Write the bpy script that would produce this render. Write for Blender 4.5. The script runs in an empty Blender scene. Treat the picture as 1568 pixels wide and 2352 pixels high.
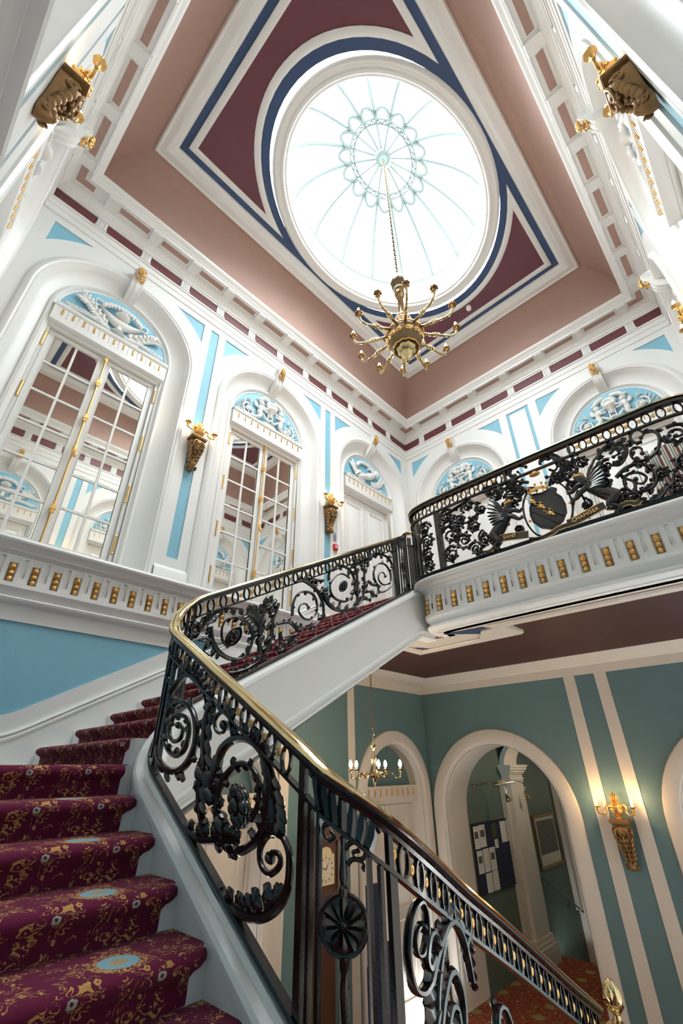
import bpy, bmesh, math, random
from mathutils import Vector, Matrix
from mathutils.geometry import delaunay_2d_cdt
PI = math.pi
R_ = random.Random(7)
# ---------------------------------------------------------------- scale and camera
# plan units: 1 unit = 5.6 m; origin = camera position, x across the stairwell, y along it, z up; hall floor at z = -0.59
S = 5.6
ZF = -0.59
def W(x, y, z):
    return Vector((x * S, y * S, (z - ZF) * S))
scn = bpy.context.scene
C = scn.collection
cam = bpy.data.cameras.new('camera'); cam_o = bpy.data.objects.new('camera', cam); C.objects.link(cam_o)
_a, _b, _c = math.radians(-43.42), math.radians(29.9), math.radians(-0.74)
fwd = Vector((math.sin(_a) * math.cos(_b), math.cos(_a) * math.cos(_b), math.sin(_b)))
rgt = Vector((math.cos(_a), -math.sin(_a), 0)); up = rgt.cross(fwd)
r2 = rgt * math.cos(_c) + up * math.sin(_c); u2 = -rgt * math.sin(_c) + up * math.cos(_c)
mw = Matrix((r2, u2, -fwd)).transposed().to_4x4(); mw.translation = W(0, 0, 0)
cam_o.matrix_world = mw
cam.sensor_fit = 'VERTICAL'; cam.sensor_height = 36.0; cam.sensor_width = 24.0
cam.lens = 36.0 * 1021.0 / 2352.0
cam.clip_start = 0.02; cam.clip_end = 200
scn.camera = cam_o
# ---------------------------------------------------------------- world, lights, exposure
wd = bpy.data.worlds.new('sky'); scn.world = wd; wd.use_nodes = True
bg = wd.node_tree.nodes['Background']; bg.inputs[0].default_value = (0.90, 0.965, 1.0, 1); bg.inputs[1].default_value = 20.5
scn.view_settings.view_transform = 'Standard'; scn.view_settings.look = 'None'
scn.view_settings.exposure = 0.0; scn.view_settings.gamma = 1.0; scn.view_settings.use_curve_mapping = False
cy = scn.cycles
cy.use_denoising = True; cy.max_bounces = 9; cy.diffuse_bounces = 6; cy.glossy_bounces = 4; cy.transparent_max_bounces = 8
cy.blur_glossy = 1.0; cy.caustics_reflective = True; cy.caustics_refractive = False; cy.sample_clamp_indirect = 8.0
def area_light(name, loc, rot, sx, sy, power, col=(1, 1, 1), portal=False, shape='RECTANGLE'):
    l = bpy.data.lights.new(name, 'AREA'); l.shape = shape; l.size = sx; l.size_y = sy; l.energy = power; l.color = col
    if portal: l.cycles.is_portal = True
    o = bpy.data.objects.new(name, l); C.objects.link(o); o.location = loc; o.rotation_euler = rot
    return o
# daylight sky seen through the roof lantern: sampled through a portal over the glass
area_light('sky_portal', W(-.432, .7185, 2.10), (0, 0, 0), .62 * S, .8 * S, 1, portal=True, shape='ELLIPSE')
# added fill lamp low in the hall, out of view, lifting the ceiling
area_light('hall_fill', W(.128, .62, -.26), (0, math.radians(90), 0), .55 * S, .7 * S, 40, (1.0, .93, .84))
def point_light(name, loc, power, parent=None, col=(1.0, .70, .38), r=.03):
    l = bpy.data.lights.new(name, 'POINT'); l.energy = power; l.color = col; l.shadow_soft_size = r
    o = bpy.data.objects.new(name, l); C.objects.link(o); o.location = loc
    if parent: o.parent = parent
    return o
# ---------------------------------------------------------------- materials
def _nt(name):
    m = bpy.data.materials.new(name); m.use_nodes = True
    return m, m.node_tree, m.node_tree.nodes['Principled BSDF']
def mat(name, col, rough=.5, metal=0, coat=0, var=.05, bump=.0, scale=8, spec=.5, emit=0, ecol=None):
    m, nt, b = _nt(name)
    b.inputs['Roughness'].default_value = rough; b.inputs['Metallic'].default_value = metal
    b.inputs['Coat Weight'].default_value = coat; b.inputs['Specular IOR Level'].default_value = spec
    if coat: b.inputs['Coat Roughness'].default_value = .12
    tc = nt.nodes.new('ShaderNodeTexCoord')
    n = nt.nodes.new('ShaderNodeTexNoise'); n.inputs['Scale'].default_value = scale; n.inputs['Detail'].default_value = 5
    nt.links.new(tc.outputs['Object'], n.inputs['Vector'])
    r = nt.nodes.new('ShaderNodeMix'); r.data_type = 'RGBA'
    r.inputs[6].default_value = tuple(c * (1 - var) for c in col) + (1,)
    r.inputs[7].default_value = tuple(min(1, c * (1 + var)) for c in col) + (1,)
    nt.links.new(n.outputs['Fac'], r.inputs[0]); nt.links.new(r.outputs[2], b.inputs['Base Color'])
    if bump:
        n2 = nt.nodes.new('ShaderNodeTexNoise'); n2.inputs['Scale'].default_value = scale * 9; n2.inputs['Detail'].default_value = 3
        nt.links.new(tc.outputs['Object'], n2.inputs['Vector'])
        bp = nt.nodes.new('ShaderNodeBump'); bp.inputs['Strength'].default_value = bump; bp.inputs['Distance'].default_value = .01
        nt.links.new(n2.outputs['Fac'], bp.inputs['Height']); nt.links.new(bp.outputs[0], b.inputs['Normal'])
    if emit:
        b.inputs['Emission Color'].default_value = tuple(ecol or col) + (1,); b.inputs['Emission Strength'].default_value = emit
    return m
M = {}
M['white'] = mat('white_paint', (.80, .81, .80), .38, var=.015, bump=.05)
M['cream'] = mat('cream_paint', (.62, .565, .50), .5, var=.02, bump=.08)
M['blue'] = mat('blue_paint', (.215, .47, .60), .55, var=.03, bump=.1)
M['teal'] = mat('teal_wall', (.105, .185, .20), .6, var=.04, bump=.15)
M['maroon'] = mat('maroon_paint', (.115, .025, .03), .5, var=.05, bump=.1)
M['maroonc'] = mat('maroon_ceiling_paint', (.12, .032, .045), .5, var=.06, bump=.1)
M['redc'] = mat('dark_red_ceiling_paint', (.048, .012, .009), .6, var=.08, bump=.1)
M['pink'] = mat('dusky_pink_plaster', (.37, .235, .195), .7, var=.04, bump=.2)
M['navy'] = mat('navy_paint', (.025, .055, .135), .5, var=.05)
M['iron'] = mat('black_enamelled_iron', (.0045, .005, .006), .17, coat=.25, var=.3, bump=.12, scale=20)
M['brass'] = mat('polished_brass', (.56, .45, .24), .13, metal=1, var=.06)
M['gold'] = mat('gold_leaf', (.70, .42, .14), .34, metal=.8, var=.12, bump=.25, scale=20)
M['ogold'] = mat('aged_gilt_wood', (.27, .155, .06), .40, metal=.55, var=.25, bump=.35, scale=14)
M['bronze'] = mat('dark_bronze', (.14, .10, .055), .35, metal=.8, var=.2)
M['mirror'] = mat('mirror_glass', (.86, .86, .82), .02, metal=1, var=.0)
M['wood'] = mat('dark_mahogany', (.075, .028, .014), .35, coat=.3, var=.3, scale=5)
M['dial'] = mat('brass_and_ivory_dial', (.62, .52, .33), .4, var=.05)
M['black'] = mat('black_paint', (.012, .012, .012), .5)
M['felt'] = mat('navy_felt', (.012, .018, .05), .9, var=.1, bump=.2)
M['paper'] = mat('white_paper', (.72, .70, .66), .8, var=.03)
M['print'] = mat('grey_engraving', (.10, .09, .07), .7, var=.6, scale=22)
M['mount'] = mat('cream_mount', (.60, .54, .42), .8)
M['red'] = mat('red_plastic', (.55, .02, .02), .35)
M['dark'] = mat('dark_brown_ceiling', (.045, .035, .028), .7)
M['green'] = mat('olive_wall', (.10, .135, .11), .6, var=.04, bump=.1)
M['bulb'] = mat('lit_bulb', (1, .8, .5), .4, emit=60, ecol=(1.0, .74, .42))
M['candle'] = mat('ivory_candle_tube', (.75, .66, .5), .5)
M['rib'] = mat('pale_grey_green_metal', (.10, .125, .118), .8, spec=.1)
m, nt, b = _nt('clear_roof_glass'); M['glass'] = m
nt.nodes.remove(b); tr = nt.nodes.new('ShaderNodeBsdfTransparent'); tr.inputs[0].default_value = (.97, .985, .98, 1)
gl = nt.nodes.new('ShaderNodeBsdfGlossy'); gl.inputs['Roughness'].default_value = .05
mx = nt.nodes.new('ShaderNodeMixShader'); mx.inputs[0].default_value = .04
nt.links.new(tr.outputs[0], mx.inputs[1]); nt.links.new(gl.outputs[0], mx.inputs[2]); nt.links.new(mx.outputs[0], nt.nodes['Material Output'].inputs[0])
def carpet_mat(name, ground, gold, medal, dens):
    PX = .80
    """woven carpet: gold scrollwork, small flowers and pale blue medallions; UV in metres"""
    m, nt, b = _nt(name); N = nt.nodes.new; L = nt.links.new
    b.inputs['Roughness'].default_value = .95; b.inputs['Specular IOR Level'].default_value = .15
    b.inputs['Sheen Weight'].default_value = .05
    uv = N('ShaderNodeUVMap')
    def math_(op, a=None, b_=None, c=None):
        n = N('ShaderNodeMath'); n.operation = op
        for i, v in enumerate((a, b_, c)):
            if v is None: continue
            if isinstance(v, (int, float)): n.inputs[i].default_value = v
            else: L(v, n.inputs[i])
        return n.outputs[0]
    def lattice(px, py, ox, oy):
        s = N('ShaderNodeSeparateXYZ'); L(uv.outputs[0], s.inputs[0])
        fx = math_('SUBTRACT', math_('FRACT', math_('ADD', math_('DIVIDE', s.outputs[0], px), ox)), .5)
        fy = math_('SUBTRACT', math_('FRACT', math_('ADD', math_('DIVIDE', s.outputs[1], py), oy)), .5)
        return math_('MULTIPLY', fx, px), math_('MULTIPLY', fy, py)
    def dist(x, y):
        return math_('SQRT', math_('ADD', math_('MULTIPLY', x, x), math_('MULTIPLY', y, y)))
    def less(a, v, s=.004):
        n = N('ShaderNodeMapRange'); L(a, n.inputs[0]); n.inputs[1].default_value = v - s; n.inputs[2].default_value = v + s
        n.inputs[3].default_value = 1; n.inputs[4].default_value = 0
        return n.outputs[0]
    fine = N('ShaderNodeTexNoise'); fine.inputs['Scale'].default_value = 70; L(uv.outputs[0], fine.inputs['Vector'])
    jit = math_('MULTIPLY', math_('SUBTRACT', fine.outputs['Fac'], .5), .035)
    # curling scrolls: iso-lines of a distorted noise field, kept in clumps
    n1 = N('ShaderNodeTexNoise'); n1.inputs['Scale'].default_value = dens; n1.inputs['Detail'].default_value = 1.5; n1.inputs['Distortion'].default_value = 2.2
    L(uv.outputs[0], n1.inputs['Vector'])
    band = math_('ABSOLUTE', math_('SUBTRACT', math_('FRACT', math_('MULTIPLY', n1.outputs['Fac'], 5.0)), .5))
    line = less(math_('ADD', band, math_('MULTIPLY', jit, 3.5)), .13, .03)
    n2 = N('ShaderNodeTexNoise'); n2.inputs['Scale'].default_value = dens * 1.3; n2.inputs['Detail'].default_value = 2; L(uv.outputs[0], n2.inputs['Vector'])
    mask = less(math_('SUBTRACT', 1.0, n2.outputs['Fac']), .49, .02)
    scroll = math_('MULTIPLY', line, mask)
    # flowers
    vo = N('ShaderNodeTexVoronoi'); vo.inputs['Scale'].default_value = dens * 1.25; L(uv.outputs[0], vo.inputs['Vector'])
    fl = less(math_('ADD', vo.outputs['Distance'], math_('MULTIPLY', jit, 3)), .17, .03)
    flc = less(vo.outputs['Distance'], .06, .02)
    flower = math_('MULTIPLY', math_('SUBTRACT', fl, flc), math_('GREATER_THAN', n2.outputs['Fac'], .42))
    goldm = math_('MINIMUM', 1.0, math_('ADD', scroll, flower))
    x, y = lattice(PX, .4575, .5 - .19 * S / PX % 1, .866); d = math_('ADD', dist(x, y), jit)
    disc = less(d, .072); ring = math_('MULTIPLY', less(d, .105), math_('GREATER_THAN', fine.outputs['Fac'], .5)); core = math_('MULTIPLY', less(d, .036), math_('GREATER_THAN', fine.outputs['Fac'], .44))
    x2, y2 = lattice(.31, .4575, .7, .22); d2 = math_('ADD', dist(x2, y2), math_('MULTIPLY', jit, .5)); small = less(d2, .017, .002); smallc = less(d2, .006, .002)
    def mix(f, a, bb):
        n = N('ShaderNodeMix'); n.data_type = 'RGBA'; L(f, n.inputs[0])
        for i, v in ((6, a), (7, bb)):
            if isinstance(v, tuple): n.inputs[i].default_value = v + (1,)
            else: L(v, n.inputs[i])
        return n.outputs[2]
    c = mix(goldm, ground, gold); c = mix(ring, c, gold); c = mix(disc, c, medal); c = mix(core, c, gold)
    c = mix(small, c, (.38, .42, .36)); c = mix(smallc, c, ground)
    L(c, b.inputs['Base Color'])
    bp = N('ShaderNodeBump'); bp.inputs['Strength'].default_value = .5; bp.inputs['Distance'].default_value = .003
    n3 = N('ShaderNodeTexNoise'); n3.inputs['Scale'].default_value = 260; L(uv.outputs[0], n3.inputs['Vector']); L(n3.outputs['Fac'], bp.inputs['Height']); L(bp.outputs[0], b.inputs['Normal'])
    return m
M['carpet'] = carpet_mat('stair_carpet_weave', (.125, .011, .040), (.50, .275, .085), (.22, .40, .48), 12.0)
M['hcarpet'] = carpet_mat('hall_carpet_weave', (.20, .028, .010), (.34, .20, .06), (.25, .22, .10), 11.0)
def stripe_mat():
    m, nt, b = _nt('striped_upholstery'); N = nt.nodes.new
    tc = N('ShaderNodeTexCoord'); w = N('ShaderNodeSeparateXYZ'); nt.links.new(tc.outputs['Object'], w.inputs[0])
    mu = N('ShaderNodeMath'); mu.operation = 'MULTIPLY'; mu.inputs[1].default_value = 9.0; nt.links.new(w.outputs[0], mu.inputs[0])
    fr = N('ShaderNodeMath'); fr.operation = 'FRACT'; nt.links.new(mu.outputs[0], fr.inputs[0])
    cr = N('ShaderNodeValToRGB'); cr.color_ramp.interpolation = 'CONSTANT'; e = cr.color_ramp.elements
    e[0].position = 0; e[0].color = (.10, .02, .03, 1); e[1].position = .16; e[1].color = (.55, .52, .42, 1)
    for p, c in ((.34, (.08, .16, .16, 1)), (.48, (.55, .52, .42, 1)), (.6, (.02, .02, .02, 1)), (.68, (.4, .42, .36, 1)), (.86, (.12, .03, .04, 1))):
        q = e.new(p); q.color = c
    nt.links.new(fr.outputs[0], cr.inputs[0]); nt.links.new(cr.outputs[0], b.inputs['Base Color']); b.inputs['Roughness'].default_value = .8
    return m
M['stripe'] = stripe_mat()
# ---------------------------------------------------------------- mesh builder
class MB:
    def __init__(s, fn=None, m=0):
        s.v = []; s.f = []; s.mi = []; s.fn = fn; s.m = m; s.uv = {}
    def P(s, p):
        s.v.append(tuple(s.fn(*p)) if s.fn else tuple(p)); return len(s.v) - 1
    def F(s, idx, m=None):
        s.f.append(tuple(idx)); s.mi.append(s.m if m is None else m)
    def grid(s, rows, close_u=False, close_v=False, m=None):
        ids = [[s.P(p) for p in r] for r in rows]; n = len(ids)
        for i in range(n if close_v else n - 1):
            a = ids[i]; b = ids[(i + 1) % n]; k = len(a)
            for j in range(k if close_u else k - 1):
                s.F((a[j], a[(j + 1) % k], b[(j + 1) % k], b[j]), m)
        return ids
    def box(s, x0, x1, y0, y1, z0, z1, m=None):
        i = [s.P(p) for p in ((x0, y0, z0), (x1, y0, z0), (x1, y1, z0), (x0, y1, z0), (x0, y0, z1), (x1, y0, z1), (x1, y1, z1), (x0, y1, z1))]
        for q in ((0, 3, 2, 1), (4, 5, 6, 7), (0, 1, 5, 4), (1, 2, 6, 5), (2, 3, 7, 6), (3, 0, 4, 7)): s.F([i[k] for k in q], m)
    def poly(s, loops, put, m=None):
        """flat polygon with holes; loops of 2-D points, put(a,b) -> 3-D point"""
        pts = [Vector((a, b)) for l in loops for a, b in l]; ed = []; k0 = 0
        for l in loops:
            n = len(l); ed += [(k0 + i, k0 + (i + 1) % n) for i in range(n)]; k0 += n
        vo, eo, fo = delaunay_2d_cdt(pts, ed, [], 0, 1e-7)[:3]
        ids = {}
        def inside(x, y, l):
            c = False; n = len(l)
            for i in range(n):
                (x0, y0), (x1, y1) = l[i], l[i - 1]
                if (y0 > y) != (y1 > y) and x < (x1 - x0) * (y - y0) / (y1 - y0) + x0: c = not c
            return c
        for t in fo:
            cx = sum(vo[k].x for k in t) / len(t); cy_ = sum(vo[k].y for k in t) / len(t)
            if sum(inside(cx, cy_, l) for l in loops) % 2 == 0: continue
            for k in t:
                if k not in ids: ids[k] = s.P(put(vo[k].x, vo[k].y))
            s.F([ids[k] for k in t], m)
    def band(s, loop, put0, put1, m=None, closed=True):
        s.grid([[put0(a, b) for a, b in loop], [put1(a, b) for a, b in loop]], close_u=closed, m=m)
    def slab(s, loops, put0, put1, m=None):
        s.poly(loops, put0, m); s.poly(loops, put1, m)
        for l in loops: s.band(l, put0, put1, m)
    def tube(s, pts, r, n=8, flat=None, fz=1.0, cap=True, m=None):
        """sweep; r number or list; flat = fixed side direction, fz = radius factor along it"""
        pts = [Vector(p) for p in pts]; k = len(pts)
        rr = r if isinstance(r, (list, tuple)) else [r] * k
        rows = []; prev = None
        for i, p in enumerate(pts):
            t = (pts[min(i + 1, k - 1)] - pts[max(i - 1, 0)])
            if t.length < 1e-9: t = Vector((0, 0, 1))
            t.normalize()
            if flat is not None: sd = Vector(flat) - t * t.dot(Vector(flat))
            elif prev is None: sd = t.orthogonal()
            else: sd = prev - t * prev.dot(t)
            if sd.length < 1e-6: sd = t.orthogonal()
            sd.normalize(); prev = sd; up_ = t.cross(sd)
            rows.append([p + sd * (math.cos(2 * PI * j / n) * rr[i] * fz) + up_ * (math.sin(2 * PI * j / n) * rr[i]) for j in range(n)])
        ids = s.grid(rows, close_u=True, m=m)
        if cap:
            s.F(ids[0][::-1], m); s.F(ids[-1], m)
    def lathe(s, prof, n=16, c=(0, 0, 0), ax=None, m=None, wob=None):
        """prof (r, z); ax 3x3 matrix"""
        rows = []
        for r, z in prof:
            row = []
            for j in range(n):
                a = 2 * PI * j / n; q = r * (1 + (wob(j, z) if wob else 0))
                v = Vector((q * math.cos(a), q * math.sin(a), z))
                if ax: v = ax @ v
                row.append(v + Vector(c))
            rows.append(row)
        ids = s.grid(rows, close_u=True, m=m); s.F(ids[0][::-1], m); s.F(ids[-1], m)
    def ell(s, c, r, rot=None, n=8, k=5, m=None):
        c = Vector(c); rows = []
        for i in range(1, k):
            ph = PI * i / k
            row = []
            for j in range(n):
                a = 2 * PI * j / n
                v = Vector((r[0] * math.sin(ph) * math.cos(a), r[1] * math.sin(ph) * math.sin(a), r[2] * math.cos(ph)))
                if rot: v = rot @ v
                row.append(c + v)
            rows.append(row)
        ids = s.grid(rows, close_u=True, m=m)
        t = Vector((0, 0, r[2])); t = rot @ t if rot else t
        a = s.P(c + t); b_ = s.P(c - t)
        for j in range(n):
            s.F((a, ids[0][j], ids[0][(j + 1) % n]), m); s.F((b_, ids[-1][(j + 1) % n], ids[-1][j]), m)
    def mesh(s, name, mats, unit, ang=35, uvf=None):
        if unit == 'u': vs = [(x * S, y * S, (z - ZF) * S) for x, y, z in s.v]
        else: vs = s.v
        me = bpy.data.meshes.new(name); me.from_pydata(vs, [], s.f)
        for mm in (mats if isinstance(mats, (list, tuple)) else [mats]): me.materials.append(mm)
        me.polygons.foreach_set('material_index', s.mi)
        bm = bmesh.new(); bm.from_mesh(me)
        bmesh.ops.remove_doubles(bm, verts=bm.verts, dist=1e-5)
        bmesh.ops.recalc_face_normals(bm, faces=bm.faces)
        if uvf:
            uvl = bm.loops.layers.uv.new('UVMap')
            for f in bm.faces:
                for l in f.loops: l[uvl].uv = uvf(l.vert.co, f.normal)
        ca = math.cos(math.radians(ang))
        for f in bm.faces: f.smooth = True
        for e in bm.edges:
            if len(e.link_faces) == 2 and e.link_faces[0].normal.dot(e.link_faces[1].normal) < ca: e.smooth = False
        bm.to_mesh(me); bm.free()
        return me
    def build(s, name, mats, parent=None, unit='u', ang=35, uvf=None, kind=None, label=None):
        o = bpy.data.objects.new(name, s.mesh(name, mats, unit, ang, uvf)); C.objects.link(o)
        if parent: o.parent = parent
        if kind: o['kind'] = kind
        if label: o['label'] = label
        return o
def inst(me, name, parent, loc, rot=(0, 0, 0), label=None, scale=None):
    o = bpy.data.objects.new(name, me); C.objects.link(o); o.parent = parent; o.location = loc; o.rotation_euler = rot
    if scale: o.scale = scale
    if label: o['label'] = label
    return o
def empty(name, loc, rz=0, label=None, cat=None, group=None, kind=None):
    o = bpy.data.objects.new(name, None); C.objects.link(o); o.location = loc; o.rotation_euler = (0, 0, rz); o.empty_display_size = .1
    if label: o['label'] = label
    if cat: o['category'] = cat
    if group: o['group'] = group
    if kind: o['kind'] = kind
    return o
def tag(o, label, cat, group=None):
    o['label'] = label; o['category'] = cat
    if group: o['group'] = group
    return o
def copy_tree(src, loc=None, rz=None, parent=None, label=None):
    o = src.copy(); C.objects.link(o); o.parent = parent
    if loc is not None: o.location = loc
    if rz is not None: o.rotation_euler = (0, 0, rz)
    if label: o['label'] = label
    for ch in list(src.children): copy_tree(ch, parent=o)
    return o
def smooth(pts, n=4):
    """Catmull-Rom through the points"""
    P = [Vector(p) for p in pts]; out = []
    for i in range(len(P) - 1):
        p0 = P[max(i - 1, 0)]; p1 = P[i]; p2 = P[i + 1]; p3 = P[min(i + 2, len(P) - 1)]
        for k in range(n):
            t = k / n
            out.append(.5 * ((2 * p1) + (p2 - p0) * t + (2 * p0 - 5 * p1 + 4 * p2 - p3) * t * t + (3 * p1 - p0 - 3 * p2 + p3) * t ** 3))
    out.append(P[-1]); return out
# ================================================================ THE ROOM
XL, XR, YF, YB = -1.0, .136, -.095, 1.532            # left wall, right wall, near (front) wall, far (back) wall
ZS = .388                                            # gallery level; upper storey stands on it
frA = lambda s, d, z: (XL + d, s, z)
frB = lambda s, d, z: (s, YB - d, z)
frC = lambda s, d, z: (XR - d, s, z)
frD = lambda s, d, z: (s, YF + d, z)
ZC = 1.045                                           # springing of the upper arches
YBAY = (.173, .713, 1.253); XBAY = (-.741, -.123)
walls = {'left': (frA, YF, YB, YBAY, (.443, .983), .015, 0), 'back': (frB, XL, XR, XBAY, (-.432,), .047, 1),
         'right': (frC, YF, YB, YBAY, (.443, .983), .015, 0), 'front': (frD, XL, XR, XBAY, (-.432,), .047, 1)}
def arcpts(c, r, z, n=28, a0=0, a1=PI):
    return [(c - r * math.cos(a0 + (a1 - a0) * k / n), z + r * math.sin(a0 + (a1 - a0) * k / n)) for k in range(n + 1)]
def arch_sweep(mb, fr, c, zs, zb, prof, n=28, m=None):
    """prof: (radius, depth) pairs; runs up one jamb, over the arch and down the other"""
    rows = []
    for r, d in prof:
        row = [fr(c - r, d, zb)] + [fr(a, d, b) for a, b in arcpts(c, r, zs, n)] + [fr(c + r, d, zb)]
        rows.append(row)
    mb.grid(rows, m=m)
ARCHP = [(.227, 0), (.227, .004), (.223, .008), (.215, .010), (.211, .007), (.208, .007), (.206, .002), (.203, -.001), (.199, -.010), (.190, -.019), (.178, -.026),
         (.166, -.029), (.164, -.024), (.158, -.022), (.154, -.026), (.152, -.030), (.1475, -.031)]
def tri_loops(c):
    """spandrel panels either side of an arch, top at 1.295, curved edge concentric with the arch"""
    out = []
    for sg in (-1, 1):
        x1 = .229; rr = .281; zt = 1.295; pts = []
        x0 = math.sqrt(rr ** 2 - (zt - ZC) ** 2)
        a0 = math.atan2(zt - ZC, x0); a1 = math.acos(x1 / rr)
        for k in range(9):
            a = a0 + (a1 - a0) * k / 8; pts.append((c + sg * rr * math.cos(a), ZC + rr * math.sin(a)))
        pts.append((c + sg * x1, zt))
        out.append(pts if sg > 0 else pts[::-1])
    return out
# shared small pieces (metres)
def drop_mesh():
    mb = MB()
    mb.box(-.034, .034, 0, .010, -.20, .008, 1)
    for k, (z, w, h) in enumerate(((-.075, .033, .080), (-.135, .031, .056), (-.197, .028, .058))):
        rows = []
        for q, (wz, ww, dd) in enumerate(((0, .75, .018), (.35, 1.0, .040), (.8, .85, .034), (1, .55, .02))):
            zz = z + h * wz
            rows.append([(-w * ww, .008, zz), (-w * ww * .6, dd, zz), (0, dd + .006, zz), (w * ww * .6, dd, zz), (w * ww, .008, zz)])
        mb.grid(rows)
    return mb.mesh('gilt_drop', [M['gold'], M['bronze']], 'm')
DROP = drop_mesh()
def minidrop_mesh():
    mb = MB()
    for z, h in ((-.045, .04), (-.085, .035), (-.12, .03)):
        mb.ell((0, .008, z + h / 2), (.014, .016, h * .55), n=6, k=4)
    return mb.mesh('gilt_bead', M['gold'], 'm')
MINI = minidrop_mesh()
def keystone_mesh():
    mb = MB()   # scrolled console: side view profile extruded, fluted lower leg
    prof = [(.0, .09), (.10, .10), (.175, .06), (.19, 0), (.17, -.07), (.125, -.12), (.11, -.20), (.075, -.30), (.0, -.36), (-.09, -.42), (-.13, -.46), (-.13, -.40), (-.05, -.2), (-.02, 0)]
    w0 = .088
    for sx in (-1, 1):
        ids = [mb.P((sx * w0 * (1 - .0 * k), y, z)) for k, (y, z) in enumerate(prof)]
        mb.F(ids if sx > 0 else ids[::-1])
    rows = []
    for x, dy in ((-w0, 0), (-w0 * .78, 0), (-w0 * .70, -.014), (-w0 * .30, -.014), (-w0 * .22, 0), (w0 * .22, 0), (w0 * .30, -.014), (w0 * .70, -.014), (w0 * .78, 0), (w0, 0)):
        rows.append([(x, y + dy * (1 if 3 <= k <= 10 else 0), z) for k, (y, z) in enumerate(prof)])
    mb.grid(rows, close_u=True)
    for sx in (-1, 1):  # side volutes
        mb.tube([(sx * (w0 + .003), .10 + .07 * (1 - k / 22) * math.cos(k * .6), .01 + .07 * (1 - k / 22) * math.sin(k * .6)) for k in range(20)], .006, 5)
    return mb.mesh('keystone', M['white'], 'm')
KEY = keystone_mesh()
def fruit_mesh():
    mb = MB(); r = random.Random(3)
    for k in range(34):
        z = .085 - .24 * k / 33 + r.uniform(-.015, .015); y = .175 + .03 * math.sin(PI * k / 33) - (.05 if z < -.1 else 0) - (.08 if z > .05 else 0)
        q = r.uniform(.017, .030)
        mb.ell((r.uniform(-.052, .052), y + r.uniform(0, .02), z), (q, q, q * 1.1), n=6, k=4)
    for sx in (-1, 1):
        for k in range(3): mb.ell((sx * .058, .17, .05 - k * .085), (.014, .012, .045), Matrix.Rotation(sx * .5, 3, 'Y'), n=6, k=4)
    return mb.mesh('gilt_fruit', M['gold'], 'm')
FRUIT = fruit_mesh()
def trig_mesh():
    mb = MB(); w = .082; z0, z1 = -.235, 0
    xs = [(-w, .022), (-w * .72, .035), (-w * .52, .035), (-w * .45, .018), (-w * .30, .035), (-w * .12, .035), (-w * .0, .018), (w * .12, .035), (w * .30, .035), (w * .45, .018), (w * .52, .035), (w * .72, .035), (w, .022)]
    xs = [(-w, 0)] + xs + [(w, 0)]
    mb.grid([[(x, y, z0) for x, y in xs], [(x, y, z1) for x, y in xs]])
    mb.box(-w * 1.15, w * 1.15, 0, .045, z1 - .03, z1 + .012); mb.box(-w * 1.15, w * 1.15, 0, .05, z0 - .022, z0)
    for k in range(5): mb.box(-w + k * w * .46, -w + k * w * .46 + .022, 0, .034, z0 - .055, z0 - .022)
    return mb.mesh('triglyph', M['white'], 'm')
TRIG = trig_mesh()
def mutule_mesh():
    mb = MB()   # scroll bracket under the cornice; y = outwards from wall
    w = .085; prof = [(.02, .0), (.02, -.075), (.07, -.10), (.12, -.075), (.17, -.045), (.30, -.04), (.325, -.05), (.34, -.03), (.34, .0)]
    rows = [[(x, y, z) for y, z in prof] for x in (-w, w)]
    mb.grid(rows, close_u=True)
    for x in (-w, w): mb.F([mb.P((x, y, z)) for y, z in prof])
    mb.box(-w - .014, w + .014, .0, .35, -.018, .0)
    return mb.mesh('mutule', M['white'], 'm')
MUT = mutule_mesh()
ROTW = {'left': -PI / 2, 'back': PI, 'right': PI / 2, 'front': 0.0}     # local +y points into the room
def place(me, name, parent, wall, s, d, z, label=None):
    return inst(me, name, parent, W(*walls[wall][0](s, d, z)), (0, 0, ROTW[wall]), label)
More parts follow.
